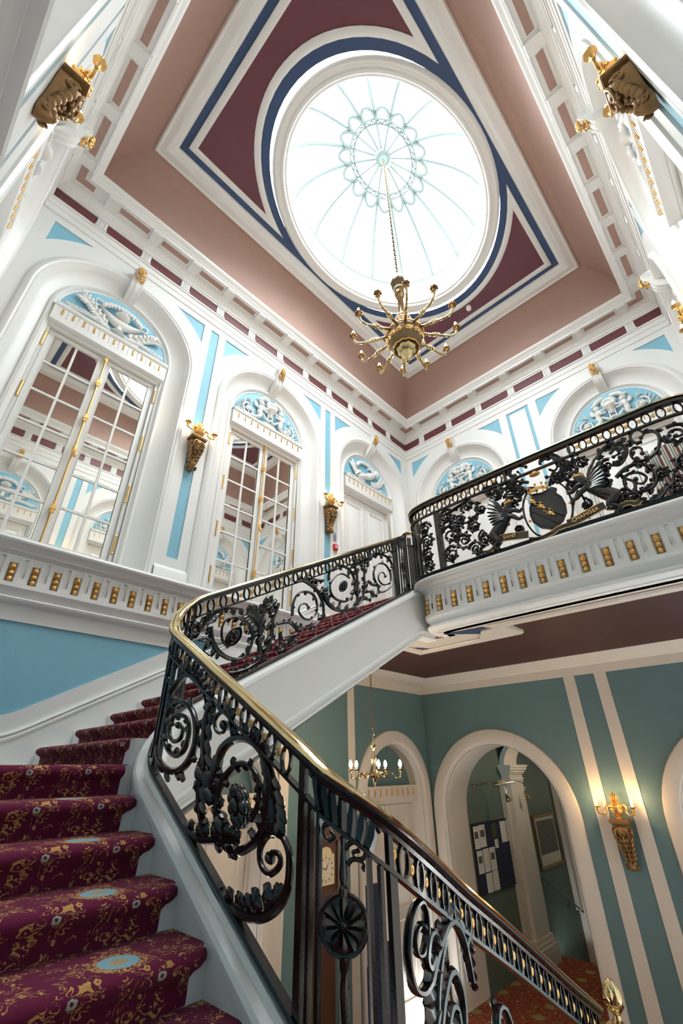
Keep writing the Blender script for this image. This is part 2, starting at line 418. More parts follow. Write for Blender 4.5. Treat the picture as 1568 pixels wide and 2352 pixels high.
# ---- window / door fillings
def glazed_window(fr, c, name, wall):
    """mirrored double casement, two by six panes a leaf, gilt espagnolette bolt"""
    root = MB(fr); hw = .147; zb, zt = ZS + .006, .988
    root.box(c - hw, c + hw, -.055, -.0505, zb, zt)
    for a, b_ in ((c - hw, c - hw + .008), (c + hw - .008, c + hw)): root.box(a, b_, -.052, -.036, zb, zt)
    root.box(c - hw, c + hw, -.052, -.034, zt - .010, zt); root.box(c - hw, c + hw, -.052, -.036, zb, zb + .006)
    w = root.build(name, M['white'], kind='structure')
    for sg in (-1, 1):
        a0, a1 = (c - hw + .009, c - .0015) if sg < 0 else (c + .0015, c + hw - .009)
        z0, z1 = zb + .007, zt - .012; st = .013; lf = MB(fr)
        for q in ((a0, a0 + st), (a1 - st, a1)): lf.box(q[0], q[1], -.049, -.0445, z0, z1)
        lf.box(a0 + st, a1 - st, -.049, -.0445, z1 - st, z1); lf.box(a0 + st, a1 - st, -.049, -.0445, z0, z0 + .022)
        for q in ((a0 + st, a0 + st + .002), (a1 - st - .002, a1 - st)): lf.box(q[0], q[1], -.0445, -.0432, z0 + .022, z1 - st)
        leaf = lf.build('casement', M['white'], w)
        p0, p1, q0, q1 = a0 + st, a1 - st, z0 + .022, z1 - st
        mu = MB(fr); xm = (p0 + p1) / 2
        mu.box(xm - .0028, xm + .0028, -.048, -.0450, q0, q1)
        for k in range(1, 6):
            zz = q0 + (q1 - q0) * k / 6; mu.box(p0, p1, -.0478, -.0452, zz - .0028, zz + .0028)
        mu.build('glazing_bars', M['white'], leaf)
        for i in range(2):
            for k in range(6):
                g = MB(fr); x0 = p0 + (p1 - p0) * i / 2; x1 = p0 + (p1 - p0) * (i + 1) / 2
                z2 = q0 + (q1 - q0) * k / 6; z3 = q0 + (q1 - q0) * (k + 1) / 6
                g.box(x0, x1, -.0485, -.0475, z2, z3); g.build('mirror_pane', M['mirror'], leaf)
        hs = a0 - .004 if sg < 0 else a1 + .004
        for zz in (.93, .76, .60, .46):
            h = MB(fr); h.tube([(hs, -.035, zz - .020), (hs, -.035, zz + .020)], .0026, 6); h.ell((hs, -.035, zz + .022), (.0032,) * 3, n=6, k=4); h.ell((hs, -.035, zz - .022), (.0032,) * 3, n=6, k=4)
            h.build('gilt_hinge', M['gold'], leaf)
    bo = MB(fr); bo.tube([(c, -.034, zb + .01), (c, -.034, zt - .014)], .0019, 6)
    bo.box(c - .004, c + .004, -.040, -.033, zt - .026, zt - .012)
    for zz in (.88, .76, .50):
        bo.box(c - .0042, c + .0042, -.040, -.031, zz - .010, zz + .010); bo.box(c - .0055, c + .0055, -.040, -.030, zz - .003, zz + .003)
    bo.ell((c, -.030, .66), (.0055, .004, .016), n=8, k=6); bo.ell((c + .003, -.026, .645), (.004, .004, .009), n=8, k=6)
    bo.build('espagnolette_bolt', M['gold'], w)
    return w
def panelled_door(fr, c, name, zb, zt, hw=.147, dd=-.05, material=None, handle=False, panels=((.05, .42), (.46, .93))):
    mt = material or M['white']
    d = MB(fr); d.box(c - hw, c + hw, dd - .006, dd - .004, zb, zt)
    for a, b_ in ((c - hw, c - hw + .007), (c + hw - .007, c + hw)): d.box(a, b_, dd - .004, dd + .008, zb, zt)
    d.box(c - hw, c + hw, dd - .004, dd + .010, zt - .010, zt)
    w = d.build(name, mt, kind='structure')
    for sg in (-1, 1):
        a0, a1 = (c - hw + .008, c - .001) if sg < 0 else (c + .001, c + hw - .008)
        z0, z1 = zb + .003, zt - .012
        lf = MB(fr); lf.box(a0, a1, dd - .003, dd + .0, z0, z1)
        leaf = lf.build('door_leaf', mt, w)
        for u0, u1 in panels:
            q = MB(fr); x0, x1 = a0 + .020, a1 - .020; y0, y1 = z0 + (z1 - z0) * u0, z0 + (z1 - z0) * u1
            for k, (o, d0) in enumerate(((0, .0), (.002, .004), (.005, .004), (.007, .001), (.012, .001), (.016, .003))):
                pass
            prof = ((0, 0), (.002, .0045), (.005, .004), (.007, .0008), (.012, .0008), (.016, .003))
            rows = [[(x0 + o, dd + e, y0 + o), (x1 - o, dd + e, y0 + o), (x1 - o, dd + e, y1 - o), (x0 + o, dd + e, y1 - o)] for o, e in prof]
            ids = q.grid(rows, close_u=True); q.F(ids[-1]); q.build('door_panel', mt, leaf)
    if handle:
        h = MB(fr); h.ell((c - .012, dd + .008, zb + (zt - zb) * .46), (.004, .005, .004), n=8, k=6); h.build('door_knob', M['brass'], w)
    return w
# ---- plaster reliefs of the lunettes (metres, x along wall, y out, z up; base line z=0, radius .82)
def leaf_blob(mb, x, z, ang, ln, wd, y=.03, m=None):
    rot = Matrix.Rotation(-ang, 3, 'Y')
    mb.ell((x + math.cos(ang) * ln * .5, y, z + math.sin(ang) * ln * .5), (ln * .55, .022, wd), rot, n=6, k=4, m=m)
def spiral(mb, x, z, r0, turns, ang0, sg, y=.03, w=.02, leaves=True, r1=.0):
    pts = []; n = int(14 * turns)
    for k in range(n + 1):
        t = k / n; r = r0 * (1 - t) + r1 * t; a = ang0 + sg * turns * 2 * PI * t
        pts.append((x + r * math.cos(a), y + .012 * t, z + r * math.sin(a)))
    mb.tube(pts, [w * (1 - .45 * k / n) for k in range(n + 1)], 6)
    if leaves:
        for k in range(2, n, 3):
            px, _, pz = pts[k]; a = math.atan2(pz - z, px - x)
            leaf_blob(mb, px, pz, a + sg * .5, w * 3.2, w * .75, y)
    return pts[-1]
def putto(mb, x, z, sg, h=.42, tail=True):
    """winged cherub whose legs turn into foliage, reaching inwards (sg=+1 looks to +x)"""
    y = .055
    mb.ell((x, y + .02, z + h * .86), (h * .135, .06, h * .15), n=10, k=7)                                 # head
    for k in range(7):
        a = PI * .15 + k * .42; mb.ell((x - sg * .01 + math.cos(a) * h * .12, y + .02, z + h * .89 + math.sin(a) * h * .09), (.022, .03, .022), n=6, k=4)
    mb.ell((x + sg * h * .135, y + .04, z + h * .85), (.010, .014, .012), n=6, k=4)                        # nose
    mb.ell((x - sg * h * .03, y + .01, z + h * .56), (h * .15, .06, h * .22), Matrix.Rotation(sg * .15, 3, 'Y'), n=10, k=7)   # chest
    mb.ell((x - sg * h * .06, y, z + h * .36), (h * .13, .055, h * .15), n=10, k=7)
    mb.tube(smooth([(x + sg * h * .06, y + .03, z + h * .68), (x + sg * h * .22, y + .05, z + h * .62), (x + sg * h * .38, y + .04, z + h * .74)]), [.030, .028, .026, .025, .024, .022, .021, .019, .018], 7)
    mb.tube(smooth([(x + sg * h * .04, y + .04, z + h * .60), (x + sg * h * .16, y + .06, z + h * .46), (x + sg * h * .34, y + .05, z + h * .46)]), [.028, .027, .025, .024, .023, .021, .02, .018, .017], 7)
    for k in range(5):                                                                                   # wing feathers
        a = PI / 2 + sg * (.55 + k * .22); leaf_blob(mb, x - sg * h * .10, z + h * .62, a, h * (.42 - .04 * k), .020, y - .02)
    mb.tube(smooth([(x - sg * h * .07, y, z + h * .32), (x - sg * h * .02, y, z + h * .12), (x - sg * h * .22, y - .01, z + h * .0), (x - sg * h * .5, y - .02, z - h * .02)]), [.055, .055, .052, .05, .048, .045, .04, .036, .032, .028, .024, .02, .016], 8)
def relief_mesh(kind):
    mb = MB(); r = random.Random(hash(kind) % 97 if False else len(kind))
    if kind in ('basket', 'harp'):
        for sg in (-1, 1):
            spiral(mb, sg * .50, .17, .155, 1.9, PI / 2 if sg > 0 else PI / 2, -sg, w=.020)
            spiral(mb, sg * .50, .17, .06, 1.0, 0, sg, w=.022, leaves=False)
            mb.ell((sg * .50, .05, .17), (.045, .035, .045), n=8, k=6)
            for k in range(4): leaf_blob(mb, sg * (.60 + .03 * k), .28 - .06 * k, (PI / 2 - sg * .5 * (k + 1) * .5) if sg > 0 else (PI / 2 + .25 * (k + 1)), .12, .014)
            for k in range(6): leaf_blob(mb, sg * (.70 - .075 * k), .03, PI / 2 - sg * (.7 - .1 * k), .09, .018)
            for k in range(3): leaf_blob(mb, sg * .46, .36, PI / 2 - sg * (.3 + k * .35), .12, .012)
            putto(mb, sg * .24, .09, -sg)
            mb.tube(smooth([(sg * .06, .05, .66), (sg * .2, .05, .63), (sg * .27, .05, .56), (sg * .34, .04, .57)]), [.04, .045, .05, .05, .05, .05, .045, .04, .04, .035, .03, .03, .02], 7)   # ribbon cloud
        if kind == 'basket':
            mb.ell((0, .06, .44), (.13, .08, .10), n=12, k=8)
            for k in range(12):
                a = k * PI / 6; mb.ell((.10 * math.cos(a), .08, .50 + .07 * math.sin(a)), (.05, .05, .05), n=7, k=5)
            for sg in (-1, 1): mb.tube([(sg * .05, .05, .10), (sg * .06, .05, .36)], .014, 6)
            mb.lathe([(.03, .24), (.05, .27), (.05, .31), (.10, .36), (.13, .40)], 10, (0, .05, 0))
        else:
            for sg in (-1, 1): mb.tube(smooth([(sg * .09, .05, .12), (sg * .02, .06, .26), (sg * .09, .05, .40), (sg * .02, .05, .50)]), .017, 7)
            for k in range(4): mb.tube([(-.03 + .02 * k, .05, .16), (-.03 + .02 * k, .05, .44)], .005, 5)
            for zz in (.16, .28, .40): mb.box(-.07, .07, .03, .07, zz, zz + .02)
            for k in range(9):
                a = k * .7; mb.ell((.14 * math.cos(a), .06, .56 + .06 * math.sin(a)), (.06, .05, .055), n=8, k=6)
        mb.box(-.14, .14, 0, .06, .02, .06); mb.box(-.10, .10, 0, .06, .06, .09)
        mb.tube(smooth([(-.2, .07, .22), (-.08, .08, .11), (0, .09, .14), (.08, .08, .11), (.2, .07, .22)]), .024, 7)
        mb.box(-.74, .74, 0, .03, .0, .018)
    elif kind == 'lamp':
        rows = []                                                # boat-shaped oil lamp
        for k in range(13):
            t = -1 + 2 * k / 12; wz = .105 * (1 - t * t) + .008; zc = .30 + .10 * abs(t) ** 2.2
            rows.append([(t * .33, .02 + .075 * math.sin(PI * j / 6), zc + wz * math.cos(PI * j / 6) * (.5 if j < 3 else 1)) for j in range(7)])
        mb.grid(rows)
        mb.lathe([(.05, .36), (.11, .40), (.12, .43), (.09, .47), (.03, .50)], 12, (0, .06, 0)); mb.lathe([(.12, .05), (.05, .09), (.04, .2)], 10, (0, .05, 0))
        for sg in (-1, 1):
            for q in ((.36, .42, .02), (.36, .53, .02)): mb.box(sg * .36 - .055, sg * .36 + .055, .02, .05, q[1] - .01, q[1] + .01)
            for q in (-.055, .045): mb.box(sg * .36 + q, sg * .36 + q + .012, .02, .05, .42, .53)
            pts = smooth([(sg * .12, .05, .08), (sg * .3, .05, .2), (sg * .46, .05, .34), (sg * .58, .05, .38)], 5); mb.tube(pts, .013, 6)
            for k in range(2, len(pts)):
                p = pts[k]
                for q in (-1, 1):
                    a = (math.atan2(.5, sg) + q * .9); leaf_blob(mb, p.x, p.z, a, .115, .026, .05)
                    if k % 2: leaf_blob(mb, p.x + sg * .04 * q, p.z + .05 * q, a + .5 * q, .09, .02, .07)
            pts = smooth([(sg * .1, .04, .05), (sg * .4, .04, .10), (sg * .7, .04, .06)], 6); mb.tube(pts, [.03] * 4 + [.026] * 4 + [.02] * 5, 6)
            for k in range(1, len(pts), 1): leaf_blob(mb, pts[k].x, pts[k].z, PI / 2 - sg * 1.0, .085, .018, .05)
            spiral(mb, sg * .3, .1, .07, 1.1, 0, sg, w=.018, leaves=False)
        for k in range(15):                                      # garland arching over the lamp
            a = PI * (.10 + .8 * k / 14); mb.ell((.30 * math.cos(a), .06, .42 + .17 * math.sin(a)), (.045, .04, .045), n=7, k=5)
        for k in range(10):
            a = PI * (.14 + .72 * k / 9); mb.ell((.25 * math.cos(a), .08, .42 + .13 * math.sin(a)), (.022, .03, .028), n=6, k=4)
    else:                                                        # reclining child and festoon
        mb.ell((-.05, .07, .30), (.22, .08, .09), Matrix.Rotation(.5, 3, 'Y'), n=12, k=8)
        mb.ell((.18, .07, .20), (.17, .07, .075), Matrix.Rotation(.25, 3, 'Y'), n=12, k=8)
        mb.tube(smooth([(.25, .07, .19), (.36, .08, .25), (.47, .07, .12)]), [.055, .054, .052, .05, .045, .04, .036, .03, .025], 8)
        mb.tube(smooth([(-.18, .07, .40), (-.06, .10, .50), (.05, .08, .46)]), [.035, .034, .032, .03, .028, .026, .024, .02, .018], 7)
        mb.ell((-.27, .08, .45), (.085, .07, .09), n=10, k=7)
        for k in range(8):
            a = k * .55; mb.ell((-.28 + .07 * math.cos(a), .09, .49 + .05 * math.sin(a)), (.03, .03, .03), n=6, k=4)
        for k in range(16):
            a = PI * (.05 + .9 * k / 15); mb.ell((.05 + .33 * math.cos(a), .05, .42 + .20 * math.sin(a)), (.055, .045, .05), n=7, k=5)
        for sg in (-1, 1):
            pts = smooth([(sg * .1, .04, .08), (sg * .36, .04, .18), (sg * .5, .04, .36), (sg * .56, .04, .44)], 5)
            mb.tube(pts, .014, 6)
            for k in range(1, len(pts)):
                for q in (-1, 1): leaf_blob(mb, pts[k].x, pts[k].z, math.atan2(.8, sg) + q * 1.0, .105, .026, .05)
            for k in range(7): leaf_blob(mb, sg * (.2 + .07 * k), .04, PI / 2 - sg * .9, .11, .022)
            mb.tube(smooth([(sg * .5, .05, .10), (sg * .4, .05, .02), (sg * .62, .05, .08), (sg * .7, .04, .02)]), .016, 6)
    return mb.mesh('plaster_relief', M['white'], 'm', ang=50)
REL = {k: relief_mesh(k) for k in ('basket', 'harp', 'lamp', 'child_x')}
REL['child'] = REL['child_x']
# ---- upper storey walls
FILL = {'left': [('window', 'lamp'), ('window', 'basket'), ('door', 'child')], 'back': [('door', 'harp'), ('door', 'basket')],
        'right': [('door', 'lamp'), ('door', 'basket'), ('door', 'child')], 'front': [('door', 'lamp'), ('door', 'harp')]}
wn = dn = 0
WALL = {}
for wname, (fr, a, b, bays, strips, sw, framed) in walls.items():
    mb = MB(); put = lambda s, z, d=0: fr(s, d, z)
    outer = [(a, ZS)]
    for c in bays:
        outer += [(c - .204, ZS)] + arcpts(c, .204, ZC) + [(c + .204, ZS)]
    outer += [(b, ZS), (b, 1.322), (a, 1.322)]
    insets = []
    for c in bays: insets += [('spandrel_panel', l) for l in tri_loops(c)]
    for c in strips: insets.append(('pilaster_strip', [(c - sw, .455), (c + sw, .455), (c + sw, 1.295), (c - sw, 1.295)]))
    loops = [outer] + [l for n_, l in insets]
    mb.poly(loops, lambda s, z: fr(s, 0, z))
    for n_, l in insets: mb.band(l, lambda s, z: fr(s, 0, z), lambda s, z: fr(s, -.004, z))
    # architrave
    mb.grid([[fr(s, d, z) for s in (a, b)] for d, z in ((0, 1.322), (.003, 1.322), (.003, 1.345), (.005, 1.346), (.005, 1.366), (.009, 1.368), (.009, 1.374), (.002, 1.378), (.002, 1.43))])
    # raised panel outlines on the piers between arches
    edges = sorted([a] + [c - .227 for c in bays] + [c + .227 for c in bays] + [b])
    wall = mb.build('wall_' + wname, M['white'], kind='structure'); WALL[wname] = wall
    p = MB(fr); p.box(a - .10, b + .10, -.105, -.092, ZS - .10 if wname == 'back' else ZF - .02, 1.50); p.build('masonry', M['cream'], wall)
    for n_, l in insets:
        p = MB(); p.poly([l], lambda s, z: fr(s, -.0038, z)); p.build(n_, M['blue'], wall)
    if framed:
        for c in strips:
            p = MB(fr); p.box(c - sw + .013, c + sw - .013, -.004, .0, .468, 1.282); p.build('raised_panel', M['white'], wall)
    # bases of the pilasters
    for k in range(0, len(edges), 2):
        e0, e1 = edges[k], edges[k + 1]
        p = MB(); p.grid([[fr(s, d, z) for s in (e0, e1)] for d, z in ((.010, ZS), (.010, .418), (.008, .422), (.004, .424), (.001, .428), (0, .43))]); p.build('plinth', M['white'], wall)
    for i, c in enumerate(bays):
        p = MB(); arch_sweep(p, fr, c, ZC, ZS, ARCHP); p.build('arch_moulding', M['white'], wall)
        kind, rel = FILL[wname][i]
        p = MB(); pts = arcpts(c, .1485, ZC + .006, 28, math.asin(.0), PI); p.poly([pts], lambda s, z: fr(s, -.033, z)); p.build('lunette_ground', M['blue'], wall)
        p = MB()                                     # lintel with its gilt beads, ledge on top
        prof = [(-.050, .988), (-.017, .988), (-.017, 1.036), (-.014, 1.038), (-.012, 1.043), (-.012, 1.048), (-.032, 1.052)]
        p.grid([[fr(s, d, z) for s in (c - .1515, c + .1515)] for d, z in prof])
        lint = p.build('lintel', M['white'], wall)
        for k in range(11):
            s = c - .130 + .026 * k
            place(MINI, 'gilt_bead', lint, wname, s, -.017, 1.034)
            if k < 10:
                q = MB(fr); q.box(s + .0125, s + .0135, -.0175, -.0155, 1.008, 1.036); q.build('lintel_rib', M['white'], lint)
        place(REL[rel], 'plaster_relief', wall, wname, c, -.033, 1.054, {'lamp': 'white plaster relief of an oil lamp between leafy branches', 'basket': 'white plaster relief of two cherubs and a basket of fruit', 'harp': 'white plaster relief of two cherubs and a lyre', 'child': 'white plaster relief of a reclining child in foliage'}[rel])
        key = place(KEY, 'keystone', wall, wname, c, .002, 1.2845)
        inst(FRUIT, 'gilt_fruit', key, (0, 0, 0), (0, 0, 0), 'gilded cluster of fruit on the keystone')
        if kind == 'window': wn += 1; glazed_window(fr, c, 'window_%d' % wn, wname)
        else: dn += 1; panelled_door(fr, c, 'door_%d' % dn, ZS, .988, panels=((.03, .94),) if wname == 'left' else ((.04, .40), (.44, .95)))
    # frieze: maroon metopes between the triglyphs, brackets under the cornice
    st = .135 if wname in ('left', 'right') else .1545
    c0 = bays[-1]; tp = [c0 + st * k for k in range(-14, 3)]; tp = [t for t in tp if a + .03 < t < b - .03]
    for t in tp:
        place(TRIG, 'triglyph', wall, wname, t, .0025, 1.4205)
        place(MUT, 'cornice_bracket', wall, wname, t, .006, 1.4615)
    xs = [a + .002] + [v for t in tp for v in (t - .0147, t + .0147)] + [b - .002]
    for k in range(0, len(xs), 2):
        p = MB(fr); p.box(xs[k], xs[k + 1], .002, .0035, 1.3785, 1.428); p.build('frieze_panel', M['maroon'], wall)
        if k and k < len(xs) - 2:
            p = MB(fr); p.box(xs[k] + .008, xs[k + 1] - .008, .034, .052, 1.4608, 1.4635); p.build('soffit_panel', M['pink'], wall)
# ---- cornice, cove and ceiling: rings round the room, o = distance in from the wall face
def ring(mb, prof, m=None):
    rows = []
    for o, z in prof:
        rows.append([(XL + o, YF + o, z), (XR - o, YF + o, z), (XR - o, YB - o, z), (XL + o, YB - o, z)])
    mb.grid(rows, close_u=True, m=m)
mb = MB(); ring(mb, [(0, 1.416), (.007, 1.417), (.008, 1.421), (.012, 1.424), (.013, 1.429), (.019, 1.434), (.023, 1.442), (.026, 1.448), (.027, 1.456), (.028, 1.462), (.062, 1.462), (.063, 1.458), (.0655, 1.458), (.066, 1.468), (.069, 1.470), (.071, 1.474), (.075, 1.477), (.081, 1.481), (.084, 1.486), (.084, 1.492), (.070, 1.492)])
mb.build('cornice', M['white'], kind='structure')
mb = MB()
for i, (cx, sx) in enumerate(((XL, 1), (XR, -1))):
    for cy_, sy in ((YF, 1), (YB, -1)):
        q = MB(); q.box(*sorted((cx + sx * .034, cx + sx * .052)), *sorted((cy_ + sy * .034, cy_ + sy * .082)), 1.4600, 1.463)
        q.box(*sorted((cx + sx * .052, cx + sx * .082)), *sorted((cy_ + sy * .034, cy_ + sy * .052)), 1.4602, 1.463); q.build('soffit_panel', M['pink'], WALL['left' if cx == XL else 'right'])
mb = MB(); ring(mb, [(.072, 1.490)] + [(.175 - .103 * math.cos(PI / 2 * k / 12), 1.490 + .170 * math.sin(PI / 2 * k / 12)) for k in range(13)])
mb.build('cove', M['pink'], kind='structure')
ZT = 1.668
CX, CY = (XL + XR) / 2, (YF + YB) / 2
def rect(hx, hy): return [(CX - hx, CY - hy), (CX + hx, CY - hy), (CX + hx, CY + hy), (CX - hx, CY + hy)]
def ellp(a, b, n=72): return [(CX + a * math.cos(2 * PI * k / n), CY + b * math.sin(2 * PI * k / n)) for k in range(n)]
mb = MB(); mb.poly([rect(.352, .602), ellp(.343, .448)], lambda x, y: (x, y, ZT)); ceil_ = mb.build('ceiling', M['navy'], kind='structure')
mb = MB(); ring(mb, [(.160, 1.662), (.163, 1.652), (.166, 1.648), (.170, 1.648), (.173, 1.651), (.178, 1.650), (.186, 1.646), (.194, 1.647), (.198, 1.653), (.204, 1.656), (.208, 1.661), (.214, 1.663), (.2165, 1.669)])
mb.build('ceiling_frame', M['white'], ceil_)
def endpiece(hx, hy, a, b, sg, n=24):
    y = b * math.sqrt(1 - (hx / a) ** 2); t0 = math.asin(min(1, y / b)); pts = []
    for k in range(n + 1):
        t = t0 + (PI - 2 * t0) * k / n; pts.append((CX + a * math.cos(t), CY + sg * b * math.sin(t)))
    return pts + [(CX - hx, CY + sg * hy), (CX + hx, CY + sg * hy)]
for sg in (-1, 1):
    o = endpiece(.331, .577, .365, .478, sg); i_ = endpiece(.312, .557, .384, .500, sg); md = endpiece(.326, .572, .370, .483, sg); md2 = endpiece(.317, .563, .378, .494, sg)
    mb = MB(); mb.grid([[(x, y, z) for x, y in l] for l, z in ((o, ZT), (o, ZT - .004), (md, ZT - .007), (md2, ZT - .007), (i_, ZT - .004), (i_, ZT - .0005))], close_u=True)
    mb.build('panel_moulding', M['white'], ceil_)
    mb = MB(); mb.poly([i_], lambda x, y: (x, y, ZT - .001)); mb.build('ceiling_panel', M['maroonc'], ceil_)
mb = MB(); prof = [(.346, ZT + .001), (.342, ZT - .006), (.336, ZT - .010), (.330, ZT - .009), (.327, ZT - .005), (.322, ZT - .004), (.318, ZT - .008), (.311, ZT - .008), (.308, ZT - .002), (.302, ZT), (.300, ZT + .006),
    (.300, 1.700), (.305, 1.703), (.305, 1.718), (.298, 1.722), (.298, 1.738), (.304, 1.742), (.304, 1.758), (.297, 1.762), (.297, 1.780), (.303, 1.784), (.303, 1.800), (.310, 1.802), (.312, 1.812)]
mb.grid([[(CX + a * math.cos(2 * PI * k / 72), CY + (a + .092 - (.344 - a) * .15) * math.sin(2 * PI * k / 72), z) for k in range(72)] for a, z in prof], close_u=True)
mb.build('oculus_moulding', M['white'], ceil_)
# ---- roof lantern
DA, DB, DZ, DH = .308, .395, 1.803, .262
def dome(rho, th, dz=0): return (CX + DA * rho * math.cos(th), CY + DB * rho * math.sin(th), DZ + DH * max(0, 1 - rho ** 2) ** .62 + dz)
lan = empty('window_dome', W(CX, CY, DZ), kind='structure'); lan['label'] = 'oval glass roof lantern'
def lbuild(mb, name, mt, label=None):
    me = mb.mesh(name, mt, 'u'); me.transform(Matrix.Translation(-W(CX, CY, DZ))); o = bpy.data.objects.new(name, me); C.objects.link(o); o.parent = lan; return o
NR = 16
for k in range(NR):
    th = 2 * PI * (k + .5) / NR
    mb = MB(); mb.tube([dome(r, th, -.004) for r in [1, .94, .86, .77, .68, .59, .5, .42, .35, .27, .18, .09]], [.0062] * 7 + [.0042] * 5, 5); lbuild(mb, 'lantern_rib', M['rib'])
    mb = MB(); t1 = 2 * PI * (k + 1.5) / NR
    mb.grid([[dome(r, th + (t1 - th) * j / 4) for j in range(5)] for r in (1.02, .9, .75, .6, .45, .3, .15, .04)]); lbuild(mb, 'roof_pane', M['glass'])
    mb = MB(); pts = []
    for j in range(15):
        u = j / 14; pts.append(dome(.365 + .125 * math.sin(PI * u) ** .6, th + .01 + (t1 - th - .02) * u, -.006))
    mb.tube(pts, .0060, 6); lbuild(mb, 'lantern_petal', M['rib'])
    mb = MB(); mb.tube([dome(.345 + .012 * math.sin(j * 1.5), th + (t1 - th) * j / 8, -.008) for j in range(9)], .0028, 5); lbuild(mb, 'lattice_bead', M['rib'])
for rr in (.325, .37): mb = MB(); mb.tube([dome(rr, 2 * PI * k / 64, -.006) for k in range(65)], .0034, 5); lbuild(mb, 'lantern_ring', M['rib'])
mb = MB(); mb.lathe([(.002, -.022), (.010, -.018), (.016, -.010), (.028, -.007), (.030, 0), (.026, .004)], 20, (CX, CY, DZ + DH - .002)); lbuild(mb, 'lantern_boss', M['rib'])
mb = MB(); mb.tube([dome(1.0, 2 * PI * k / 64, 0) for k in range(65)], .008, 6); lbuild(mb, 'lantern_kerb', M['rib'])
# ================================================================ STAIRS, GALLERY, LOWER HALL
RZ, GO = .0292, .0525                                # riser and going
def nose1(x): return -.111 + (-.373 - x) * .556      # pitch line of the first flight (climbs towards the left wall)
def nose2(y): return .0352 + .546 * (y - .255)       # pitch line of the second flight (climbs towards the back)
SK = .25                                             # carpet ends at the string
def step_profile():
    return [(.0085, -RZ), (.0082, -.0160), (.0065, -.0135), (.0025, -.0115), (-.0005, -.0085), (-.0008, -.0055), (.0006, -.0028), (.0035, -.0010), (.0080, 0), (.03, 0.0), (GO + .009, 0)]
def uv_run(co, n):
    return ((co.y + co.x * .03) * 1.0 if abs(n.x) > abs(n.y) or True else co.x, 0)
def carpet_step(kind, k):
    """one carpeted step; uv = (across, along the run)"""
    mb = MB(); prof = step_profile(); z = .006 + RZ * k
    if kind == 1:
        x0 = -.525 + GO * (-1 - k)
        ys = [-.080, -.04, 0, .05, .1, .15, .19, .22, .236, .244, SK]
        rows = []
        for y in ys:
            sh = .0105 * max(0, (y - .228) / .022) ** 2
            rows.append([(x0 - min(d + sh * (1 if d < .02 else max(0, 1 - (d - .02) / .03)), GO + .009), y, z + dz) for d, dz in prof])
        mb.grid(rows)
        # closed end against the string
        e = rows[-1]; mb.F([mb.P(p) for p in e] + [mb.P((e[-1][0], SK, z - RZ))])
    else:
        y0 = .2552 + .0535 * (k - 1)
        xs = [-.947, -.944, -.93, -.85, -.75, -.68, -.635, -.622, -.616]
        rows = []
        for x in xs:
            sh = .006 * max(0, (x + .635) / .019) ** 2
            rows.append([(x, y0 + d + (sh if d < .02 else 0), z + dz) for d, dz in prof])
        mb.grid(rows)
        for e in (rows[0], rows[-1]): mb.F([mb.P(p) for p in e] + [mb.P((e[0][0], e[-1][1], z - RZ))])
    lens = [0]
    for i in range(1, len(prof)): lens.append(lens[-1] + math.hypot(prof[i][0] - prof[i - 1][0], prof[i][1] - prof[i - 1][1]) * S)
    def uvf(co, n, z=z, k=k):
        zz = co.z / S + ZF
        if kind == 1: a = co.y; run = (-(co.x / S) + (-.525 + GO * (-1 - k))) * S
        else: a = co.x; run = (co.y / S - (.2552 + .0535 * (k - 1))) * S
        v = (zz - z + RZ) * S if zz < z - .003 else RZ * S + run
        return (a, v)
    return mb, uvf
stc = empty('stair_carpet', W(-.55, .0, .006), label='burgundy patterned stair carpet with gold scrolls and pale blue medallions', cat='carpet')
base_off = W(-.55, .0, .006)
def build_off(mb, name, mt, root, off, uvf=None, ang=40, label=None):
    me = mb.mesh(name, mt, 'u', ang, uvf); me.transform(Matrix.Translation(-off)); o = bpy.data.objects.new(name, me); C.objects.link(o); o.parent = root
    if label: o['label'] = label
    return o
for k in range(-1, -7, -1):
    mb, uvf = carpet_step(1, k); build_off(mb, 'carpet_step', M['carpet'], stc, base_off, uvf)
for k in range(1, 14):
    mb, uvf = carpet_step(2, k); build_off(mb, 'carpet_step', M['carpet'], stc, base_off, uvf)
mb = MB()                                            # quarter landing carpet
prof = step_profile(); z = .006
mb.grid([[(-.5775 - d if d < .05 else -.947, y, z + dz) for d, dz in prof] for y in (-.080, .05, .15, .22, .25)]); mb.box(-.94, -.60, .249, .262, z - .0006, z)
build_off(mb, 'carpet_landing', M['carpet'], stc, base_off, lambda co, n: (co.y, ((co.z / S + ZF) - .006 + RZ) * S if co.z / S + ZF < .003 else RZ * S + (-.5775 * S - co.x)))
# masonry of the flights
st = MB()
for k in range(-1, -7, -1):
    x0 = -.525 + GO * (-1 - k); z = .006 + RZ * k
    st.box(x0 - GO - .012, x0 - .0105, YF, .2502, z - .09, z - .0012)
st.box(XL, -.590, YF, .262, -.09, .0045)
for k in range(1, 14):
    y0 = .2552 + .0535 * (k - 1); z = .006 + RZ * k
    st.box(XL, -.600, y0 + .0105, y0 + .068, z - .085, z - .0012)
flight = st.build('stair_flights', M['white'], kind='structure')
mb = MB(); mb.grid([[(XL, .262, -.092), (-.59, .262, -.092)], [(XL, .90, nose2(.90) - .115), (-.59, .90, nose2(.90) - .115)]]); mb.build('flight_soffit', M['white'], flight)
# lower landing at the foot of the first flight and the steps on down to the hall
st = MB(); st.box(-.2600, XR, YF, .290, -.40, -.1985)
for k in range(1, 14):
    st.box(-.225 - .003 * k, XR, .290 + (k - 1) * GO, .290 + k * GO, -.1985 - RZ * k - .06, -.1985 - RZ * k)
st.build('lower_flight', M['carpet'], flight, uvf=lambda co, n: (co.x, co.y + co.z))
